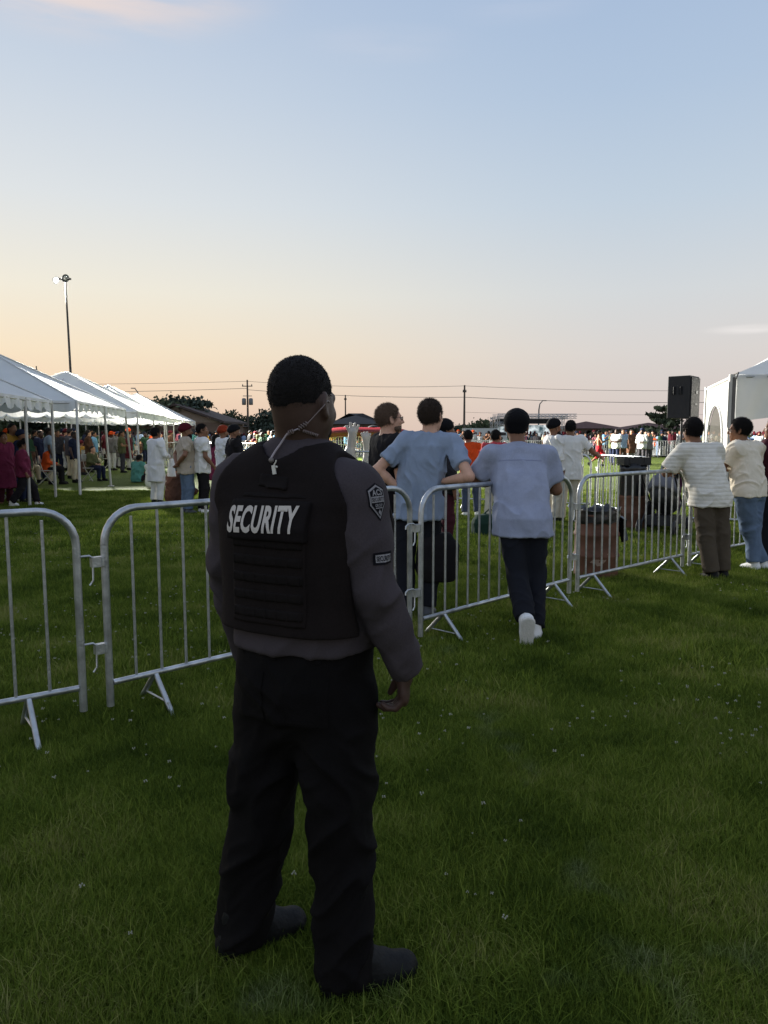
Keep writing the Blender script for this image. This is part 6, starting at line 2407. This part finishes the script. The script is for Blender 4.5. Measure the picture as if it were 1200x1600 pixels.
# ------------------------------------------------------------------ the group standing by the tents
GL = 'people standing on the lawn by the white tents'
p = G(246, 788)
person('man in a long white kurta and white trousers, a shawl over his forearm', (p.x, p.y, 0), math.radians(-38), 1.70, dict(elL=(-.26, .08, 1.14), wrL=(-.06, .26, 1.08), elR=(.26, .06, 1.12), wrR=(.10, .28, 1.06)), skin='brown', g=1.0,
       top=dict(mat=C_KURTA, sleeve='long', hem=.52, flare=.03, name='kurta', f=(7, 7, 3)), bottom=dict(mat=C_KURTA, r=(.10, .085, .075)), shoe=('shoe', SH_BLACK, SH_BLACK), hair=('short', HAIR_B, 1.06), res=.012, group=GL)
s = Sdf((-.2, -.2, -.45), (.2, .2, .15), .013)
s.loft([(-.36, 0, 0, .10, .05), (-.1, 0, 0, .07, .05), (.04, 0, 0, .055, .04)], n=2.5)
o = link('shawl', s.built('shawl', folds(.014, (18, 18, 3), 6)), None, C_KURTA)
q = Matrix.Rotation(math.radians(-38), 3, 'Z') @ V3((.14, .30, .98)) + V3((p.x, p.y, 0)); o.location = q
tag(o, 'white shawl hanging from the forearm of the man in the kurta', 'shawl')
p = G(293, 803)
person('man in a maroon turban, sand shirt and blue jeans with hands clasped behind', (p.x, p.y, 0), math.radians(-58), 1.74, dict(elL=(-.30, -.12, 1.17), wrL=(-.03, -.19, 1.00), elR=(.30, -.12, 1.17), wrR=(.03, -.20, .98)), skin='brown', g=1.08, belly=.02,
       top=dict(mat=C_SAND, sleeve='short', hem=.80, collar=True, slen=.7), bottom=dict(mat=C_JEAN, r=(.11, .09, .082)), shoe=('shoe', SH_GREY, SH_BLACK), hair=('turban', C_MAROON), beard=(HAIR_B, 2.0), look=(-.3, 0), res=.011, group=GL)
p = G(318, 803)
person('man in a plain white tee and black trousers looking to the right', (p.x, p.y, 0), math.radians(-62), 1.76, dict(elR=(.25, .0, 1.14), wrR=(.23, .16, .95)), skin='brown', g=1.06,
       top=dict(mat=C_WHITE, sleeve='short', hem=.82, flare=.018), bottom=dict(mat=C_BLACK), shoe=('shoe', SH_WHITE, SH_SOLE), hair=('short', HAIR_B), look=(-.35, 0), res=.011, group=GL)
p = W(349, 690, 17.0); p.z = 0
person('man in a white kurta with a rust orange turban, behind the one in black', p, math.radians(-50), 1.72, dict(), skin='brown', top=dict(mat=C_KURTA, sleeve='long', hem=.5, name='kurta', flare=.03), bottom=dict(mat=C_KURTA),
       shoe=('shoe', SH_BLACK, SH_BLACK), hair=('turban', C_RUSTT), beard=(HAIR_B, 1.4), res=.013, group=GL)
p = W(366, 690, 15.6); p.z = 0
person('man all in black with a black turban, arms folded, next to the guard', p, math.radians(-62), 1.72, dict(elL=(-.27, .06, 1.16), wrL=(.05, .20, 1.16), elR=(.27, .06, 1.14), wrR=(-.05, .22, 1.12)), skin='brown', g=1.12, belly=.03,
       top=dict(mat=C_BLACK, sleeve='long', hem=.78), bottom=dict(mat=C_BLACK), shoe=('shoe', SH_BLACK, SH_BLACK), hair=('turban', C_TURB), beard=(HAIR_B, 1.6), look=(-.3, 0), res=.012, group=GL)
p = W(338, 690, 18.2); p.z = 0
person('woman in a plum patterned suit seen between the white tee and the white kurta', p, math.radians(-40), 1.55, dict(), skin='brown', g=.95, top=dict(mat=C_PLUM, sleeve='long', hem=.5, name='kurta', flare=.05),
       bottom=dict(mat=C_RED), shoe=('shoe', SH_BLACK, SH_BLACK), hair=('long', HAIR_B), res=.016, group=GL)
SITG = dict(pelvis=(0, 0, .14), waist=(0, .02, .27), chest=(0, .06, .47), neck=(0, .10, .65), head=(0, .16, .77), shL=(-.17, .07, .60), shR=(.17, .07, .60), elL=(-.25, .22, .36), elR=(.25, .22, .36),
            wrL=(-.08, .42, .30), wrR=(.08, .42, .30), hipL=(-.10, .04, .13), hipR=(.10, .04, .13), knL=(-.26, .40, .26), knR=(.26, .40, .26), anL=(.06, .48, .09), anR=(-.06, .42, .09))
GS = 'people sitting on the grass by the tents'
p = G(214, 754)
person('person in a teal top sitting on the grass at the edge of the tent', (p.x, p.y, 0), math.radians(-25), 1.75, SITG, skin='brown', g=1.15, top=dict(mat=C_TEAL, sleeve='short', hem=.03), bottom=dict(mat=C_BLACK), hair=('short', HAIR_B), res=.016, group=GS)
p = G(238, 762)
person('person in a pale shirt sitting on the grass behind the man in the kurta', (p.x, p.y, 0), math.radians(-15), 1.75, SITG, skin='brown', g=1.15, top=dict(mat=C_WHITE, sleeve='short', hem=.03), bottom=dict(mat=C_BROWN), hair=('short', HAIR_B), res=.016, group=GS)
p = G(272, 786)
person('person wrapped in a brown shawl sitting on the grass between the standing men', (p.x, p.y, 0), math.radians(-30), 1.75, SITG, skin='brown', g=1.25, top=dict(mat=C_BROWN, sleeve='long', hem=.02, flare=.02), bottom=dict(mat=C_BROWN), hair=('short', HAIR_B), res=.016, group=GS)
# under the first tent
GT = 'people under the white tents'
p = W(34, 690, 16.6); p.z = 0
person('person in black trousers and dark top striding past the first tent leg', p, math.radians(-60), 1.42, dict(knL=(-.09, .20, .42), anL=(-.09, .26, .09), knR=(.09, -.06, .42), anR=(.09, -.26, .12)), skin='brown',
       top=dict(mat=C_PLUM, sleeve='long', hem=.66), bottom=dict(mat=C_BLACK), shoe=('shoe', SH_WHITE, SH_SOLE), hair=('short', HAIR_B), res=.014, group=GT)
p = W(4, 690, 16.9); p.z = 0
person('woman in a long crimson suit at the left edge under the first tent', p, math.radians(-120), 1.60, dict(), skin='brown', top=dict(mat=C_PLUM, sleeve='long', hem=.40, flare=.07, name='kurta'), bottom=dict(mat=C_MAR2), hair=('long', HAIR_B), res=.014, group=GT)

# ------------------------------------------------------------------ the crowd: a few figures, copied with their own clothes
def proto(label, J, **kw):
    return person(label, (0, 0, 0), 0, 1.72, J, res=.025, fine=False, group=None, **kw)


CR = ['white', 'black', 'navy', 'pale blue', 'maroon', 'grey', 'olive', 'mustard', 'teal', 'cream', 'orange', 'pink', 'dark green', 'brown', 'sky blue', 'charcoal']
CRGB = dict(zip(CR, [(200, 198, 196), (30, 29, 31), (34, 40, 62), (140, 158, 184), (92, 36, 44), (116, 114, 114), (84, 86, 58), (168, 130, 58), (72, 122, 118), (196, 184, 160), (204, 84, 40), (188, 112, 126),
                     (44, 70, 52), (92, 66, 52), (120, 168, 204), (62, 60, 64)]))
CMAT = {k: cloth('crowd_' + k.replace(' ', '_'), v) for k, v in CRGB.items()}
BOT = ['black', 'navy', 'charcoal', 'brown', 'cream', 'grey', 'white']
HEADW = [('', 'short', HAIR_B), (' and black turban', 'turban', C_TURB), (' and maroon turban', 'turban', C_MAROON), (' and orange turban', 'turban', C_ORANGE), (' and navy turban', 'turban', CMAT['navy']), (' and long hair', 'long', HAIR_B)]
SITC = dict(pelvis=(0, 0, .50), waist=(0, .0, .62), chest=(0, .03, .82), neck=(0, .05, 1.01), head=(0, .09, 1.15), shL=(-.18, .03, .96), shR=(.18, .03, .96), elL=(-.24, .06, .70), elR=(.24, .06, .70),
            wrL=(-.10, .30, .62), wrR=(.10, .30, .62), hipL=(-.09, .02, .49), hipR=(.09, .02, .49), knL=(-.11, .42, .48), knR=(.11, .42, .48), anL=(-.12, .43, .09), anR=(.12, .40, .09))
POSES = {
    'standing': dict(),
    'arms folded': dict(elL=(-.26, .05, 1.15), wrL=(.06, .20, 1.15), elR=(.26, .05, 1.13), wrR=(-.06, .22, 1.11)),
    'hands behind': dict(elL=(-.29, -.10, 1.16), wrL=(-.03, -.18, 1.0), elR=(.29, -.10, 1.16), wrR=(.03, -.19, .98)),
    'phone raised': dict(elL=(-.24, .22, 1.22), wrL=(-.08, .38, 1.46), elR=(.25, .20, 1.20), wrR=(.06, .38, 1.45)),
    'seated': SITC,
}
PROTO = {}
for pose, J in POSES.items():
    for hk in ('short', 'turban', 'long'):
        if pose == 'phone raised' and hk == 'long': continue
        nm = person('x', (0, 0, -50), 0, 1.72, J, res=.026, fine=False, g=1.05, top=dict(mat=CMAT['white'], sleeve='long' if hk != 'short' else 'short', hem=(.80 if hk != 'long' else .55) if pose != 'seated' else .40, flare=.03 if hk == 'long' else .012),
                    bottom=dict(mat=CMAT['black']), shoe=('shoe', SH_BLACK, SH_BLACK), hair=(hk, HAIR_B), beard=(HAIR_B, 1.3) if hk == 'turban' else None)
        PROTO[(pose, hk)] = nm
USED = set()


def crowd_person(x, y, h, pose, S, rng, where, group, top=None, bot=None, hw=None, cheap=False):
    for _ in range(400):
        t = top or CR[int(rng.integers(len(CR)))]
        b = bot or BOT[int(rng.integers(len(BOT)))]
        hwi = hw if hw is not None else int(rng.choice(len(HEADW), p=[.42, .14, .1, .08, .1, .16]))
        if pose == 'phone raised' and HEADW[hwi][1] == 'long': hwi = 0
        key = (t, b, hwi, pose, where)
        if key not in USED: break
    USED.add(key)
    txt, hk, hm = HEADW[hwi]
    r = copy_tree(PROTO[(pose, hk)])
    r.location = (x, y, 0); r.rotation_euler = (0, 0, h); r.scale = (S / 1.72,) * 3
    sk = SKIN[['brown', 'tan', 'brown', 'deep', 'light'][int(rng.integers(5))]]
    for ch in r.children:
        st = ch.name.split('.')[0]
        m = {'shirt': CMAT[t], 'trousers': CMAT[b], 'body': sk, 'turban': hm, 'hair': hm if hk != 'turban' else None}.get(st)
        if m is not None:
            ch.material_slots[0].link = 'OBJECT'
            ch.material_slots[0].material = m
    lab = 'person in %s top, %s trousers%s, %s %s' % (t, b, txt, pose, where)
    if len(lab.split()) > 16: lab = lab.replace('person in ', 'figure: ')
    r['label'] = lab; r['category'] = 'person'; r['group'] = group
    return r


DARK = ['black', 'maroon', 'brown', 'charcoal', 'olive', 'grey', 'dark green', 'navy']


def crowds():
    rng = np.random.default_rng(21)
    names = ['under first tent', 'under second tent', 'under third tent', 'under fourth tent', 'under farthest tent']
    spans = [(13.2, 18.6, 14), (20.4, 26.4, 30), (29, 37, 28), (38.2, 45, 12), (46, 53, 7)]
    for (d0, d1, n), nm in zip(spans, names):
        for i in range(n):
            for _ in range(30):
                d = d0 + (d1 - d0) * rng.random()
                x = row_x(d) - 0.5 - 6.0 * rng.random() ** 0.8
                if x / d > -0.60: break
            else:
                continue
            seat = rng.random() < .42
            pose = 'seated' if seat else ['standing', 'arms folded', 'hands behind'][int(rng.integers(3))]
            crowd_person(x, d, rng.uniform(-2.4, -.4), pose, rng.uniform(1.58, 1.82), rng, nm, GT, top=DARK[int(rng.integers(len(DARK)))] if rng.random() < .6 else None)
            if seat:
                ch = CHAIR.copy(); COL.objects.link(ch)
                for k in CHAIR.children:
                    kk = k.copy(); COL.objects.link(kk); kk.parent = ch
                last = [o for o in COL.objects if o.name.startswith('person')][-1]
                ch.location = (x, d, 0)
                ch.rotation_euler = (0, 0, LASTH[0])
                ch['label'] = 'white chair of ' + last['label'].replace(',', '').replace(' seated', '').replace(' and long hair', ' long hair').replace(' and ', ' ')
    # along the tents' sides, in the strip of light
    for (px, py, pose, top) in ((78, 748, 'seated', 'orange'), (66, 752, 'standing', 'navy'), (112, 748, 'arms folded', 'charcoal'), (176, 735, 'standing', 'grey'), (190, 732, 'hands behind', 'grey'),
                                (20, 745, 'standing', 'white'), (48, 742, 'seated', 'mustard'), (140, 738, 'standing', 'brown'), (205, 728, 'standing', 'teal'), (228, 726, 'standing', 'dark green'), (268, 722, 'standing', 'brown'),
                                (252, 720, 'hands behind', 'pale blue'), (285, 718, 'standing', 'navy')):
        q = G(px, py)
        crowd_person(q.x, q.y, rng.uniform(-2.2, -.3), pose, rng.uniform(1.6, 1.78) if top != 'orange' else 1.3, rng, 'beside the tents', GT, top=top)
    # the far side of the field, right
    FS = 'crowd behind the far barriers'
    for i in range(106):
        u = rng.random()
        row = int(rng.integers(3))
        x = 3 + 21.5 * u
        y = 53.5 - 7.5 * u + 3.5 - 3.5 * (2 * u - 1) ** 2 + 1.0 + row * 1.2 + rng.random() * .6
        if 0.19 < x / y < 0.235 and rng.random() < .4: continue
        w = ['before the brown roofs', 'right of the draped drum', 'near the pine tree', 'near the box truck'][min(3, int(u * 4)) if u < .999 else 3] if False else ('far crowd near truck' if u < .33 else ('far crowd below brown roofs' if u < .7 else 'far crowd under loudspeaker'))
        pose = ['standing', 'arms folded', 'hands behind', 'phone raised'][int(rng.choice(4, p=[.4, .25, .15, .2]))]
        crowd_person(x, y, math.pi + rng.uniform(-.7, .7), pose, rng.uniform(1.55, 1.84), rng, w, FS, top='white' if rng.random() < .22 else None)
    # officials in white inside the far barriers
    for (px, py, top) in ((962, 727, 'white'), (972, 726, 'pale blue'), (985, 725, 'brown'), (1002, 728, 'white'), (1012, 726, 'grey'), (955, 724, 'olive')):
        q = G(px, py)
        crowd_person(q.x, q.y, math.pi + rng.uniform(-.9, .9), ['standing', 'arms folded'][int(rng.integers(2))], rng.uniform(1.68, 1.84), rng, 'on the field', 'officials on the field', top=top)
    # far side, left and centre
    for i in range(38):
        u = rng.random()
        x = 3.5 - 20 * u
        y = 55 - 9 * u + rng.random() * 4
        crowd_person(x, y, math.pi + rng.uniform(-.8, .8), ['standing', 'arms folded', 'hands behind', 'seated'][int(rng.integers(4))], rng.uniform(1.55, 1.82), rng,
                     ('far beyond guard' if u > .35 else 'far beyond leaning men'), FS)
    for i in range(20):
        y = 36 + 12 * rng.random()
        x = (-.185 + .045 * rng.random()) * y - .2
        crowd_person(x, y + 2, rng.uniform(-2.5, 2.5), ['standing', 'seated', 'arms folded'][int(rng.integers(3))], rng.uniform(1.5, 1.8), rng, 'near guard\'s neck', FS)


LASTH = [0.0]
_cp = crowd_person


def crowd_person(x, y, h, *a, **k):
    LASTH[0] = h
    return _cp(x, y, h, *a, **k)


# folding chairs for the seated people under the tents
def distant_crowd():
    """the packed ranks further back, read as one mass"""
    rng = np.random.default_rng(5)
    mb = MB()
    mb.lathe([(.001, 0), (.10, .02), (.13, .5), (.17, .9), (.17, 1.1), (.20, 1.38), (.10, 1.46), (.055, 1.5)], 8, 0)
    nb = len(mb.f)
    mb.sphere((0, .01, 1.62), .10, 6, 1, (.85, 1, 1.2))
    V0 = np.array(mb.v); F0 = [f if len(f) == 4 else f + [f[-1]] for f in mb.f]; F0 = np.array(F0)
    Vs, Fs, Ms = [], [], []
    k = 0
    for i in range(520):
        u = rng.random()
        x = -22 + 50 * u
        y = 56.5 + 6 * rng.random() - (7.0 * (x - 3) / 21.5 if x > 3 else 0) + (3.5 if x > 3 else 0) - (3.5 * (2 * min(1, (x - 3) / 21.5) - 1) ** 2 if x > 3 else 0)
        a = rng.random() * 6.28
        c_, s_ = math.cos(a), math.sin(a)
        sc = np.array([1 + .25 * rng.random(), .75, .9 + .16 * rng.random()])
        q = V0 * sc
        q = np.stack([q[:, 0] * c_ - q[:, 1] * s_ + x, q[:, 0] * s_ + q[:, 1] * c_ + y, q[:, 2] - (.35 if rng.random() < .2 else 0)], 1)
        Vs.append(q); Fs.append(F0 + k * len(V0)); k += 1
        m = np.full(len(F0), int(rng.integers(10))); m[nb:] = 10 + int(rng.integers(2)); Ms.append(m)
    me = np_mesh('distant_crowd', np.concatenate(Vs), np.concatenate(Fs))
    me.polygons.foreach_set('material_index', np.concatenate(Ms).astype(np.int32))
    tag(link('distant_crowd', me, None, [CMAT[c] for c in ('white', 'black', 'navy', 'pale blue', 'maroon', 'grey', 'brown', 'charcoal', 'cream', 'olive')] + [HAIR_B, C_MAROON]), kind='stuff')


def chair_proto():
    t = empty('folding_chair', (0, 0, -50), 0, 'white folding chair under the tents with someone seated on it', 'chair', 'folding chairs under the tents')
    cw = mat('chair_white', (176, 176, 174), 0.5)
    m = MB(); m.box((0, .02, .44), (.42, .42, .03)); m.build('seat', cw, t)
    m = MB(); m.box((0, -.22, .78), (.42, .03, .24)); m.build('backrest', cw, t)
    m = MB()
    m.tube([(-.2, -.23, .9), (-.2, -.1, .42), (-.2, .2, 0)], .014, 6); m.build('leg', M_LEG, t)
    m = MB(); m.tube([(.2, -.23, .9), (.2, -.1, .42), (.2, .2, 0)], .014, 6); m.build('leg', M_LEG, t)
    m = MB(); m.tube([(-.18, .18, .43), (-.18, -.25, 0)], .014, 6); m.build('leg', M_LEG, t)
    m = MB(); m.tube([(.18, .18, .43), (.18, -.25, 0)], .014, 6); m.build('leg', M_LEG, t)
    return t


CHAIR = chair_proto()
distant_crowd()
crowds()
for r in list(PROTO.values()) + [CHAIR]:
    for c in list(r.children_recursive):
        bpy.data.objects.remove(c)
    bpy.data.objects.remove(r)
print('built in %.1f s' % (time.time() - T0), len(bpy.data.objects), 'objects')
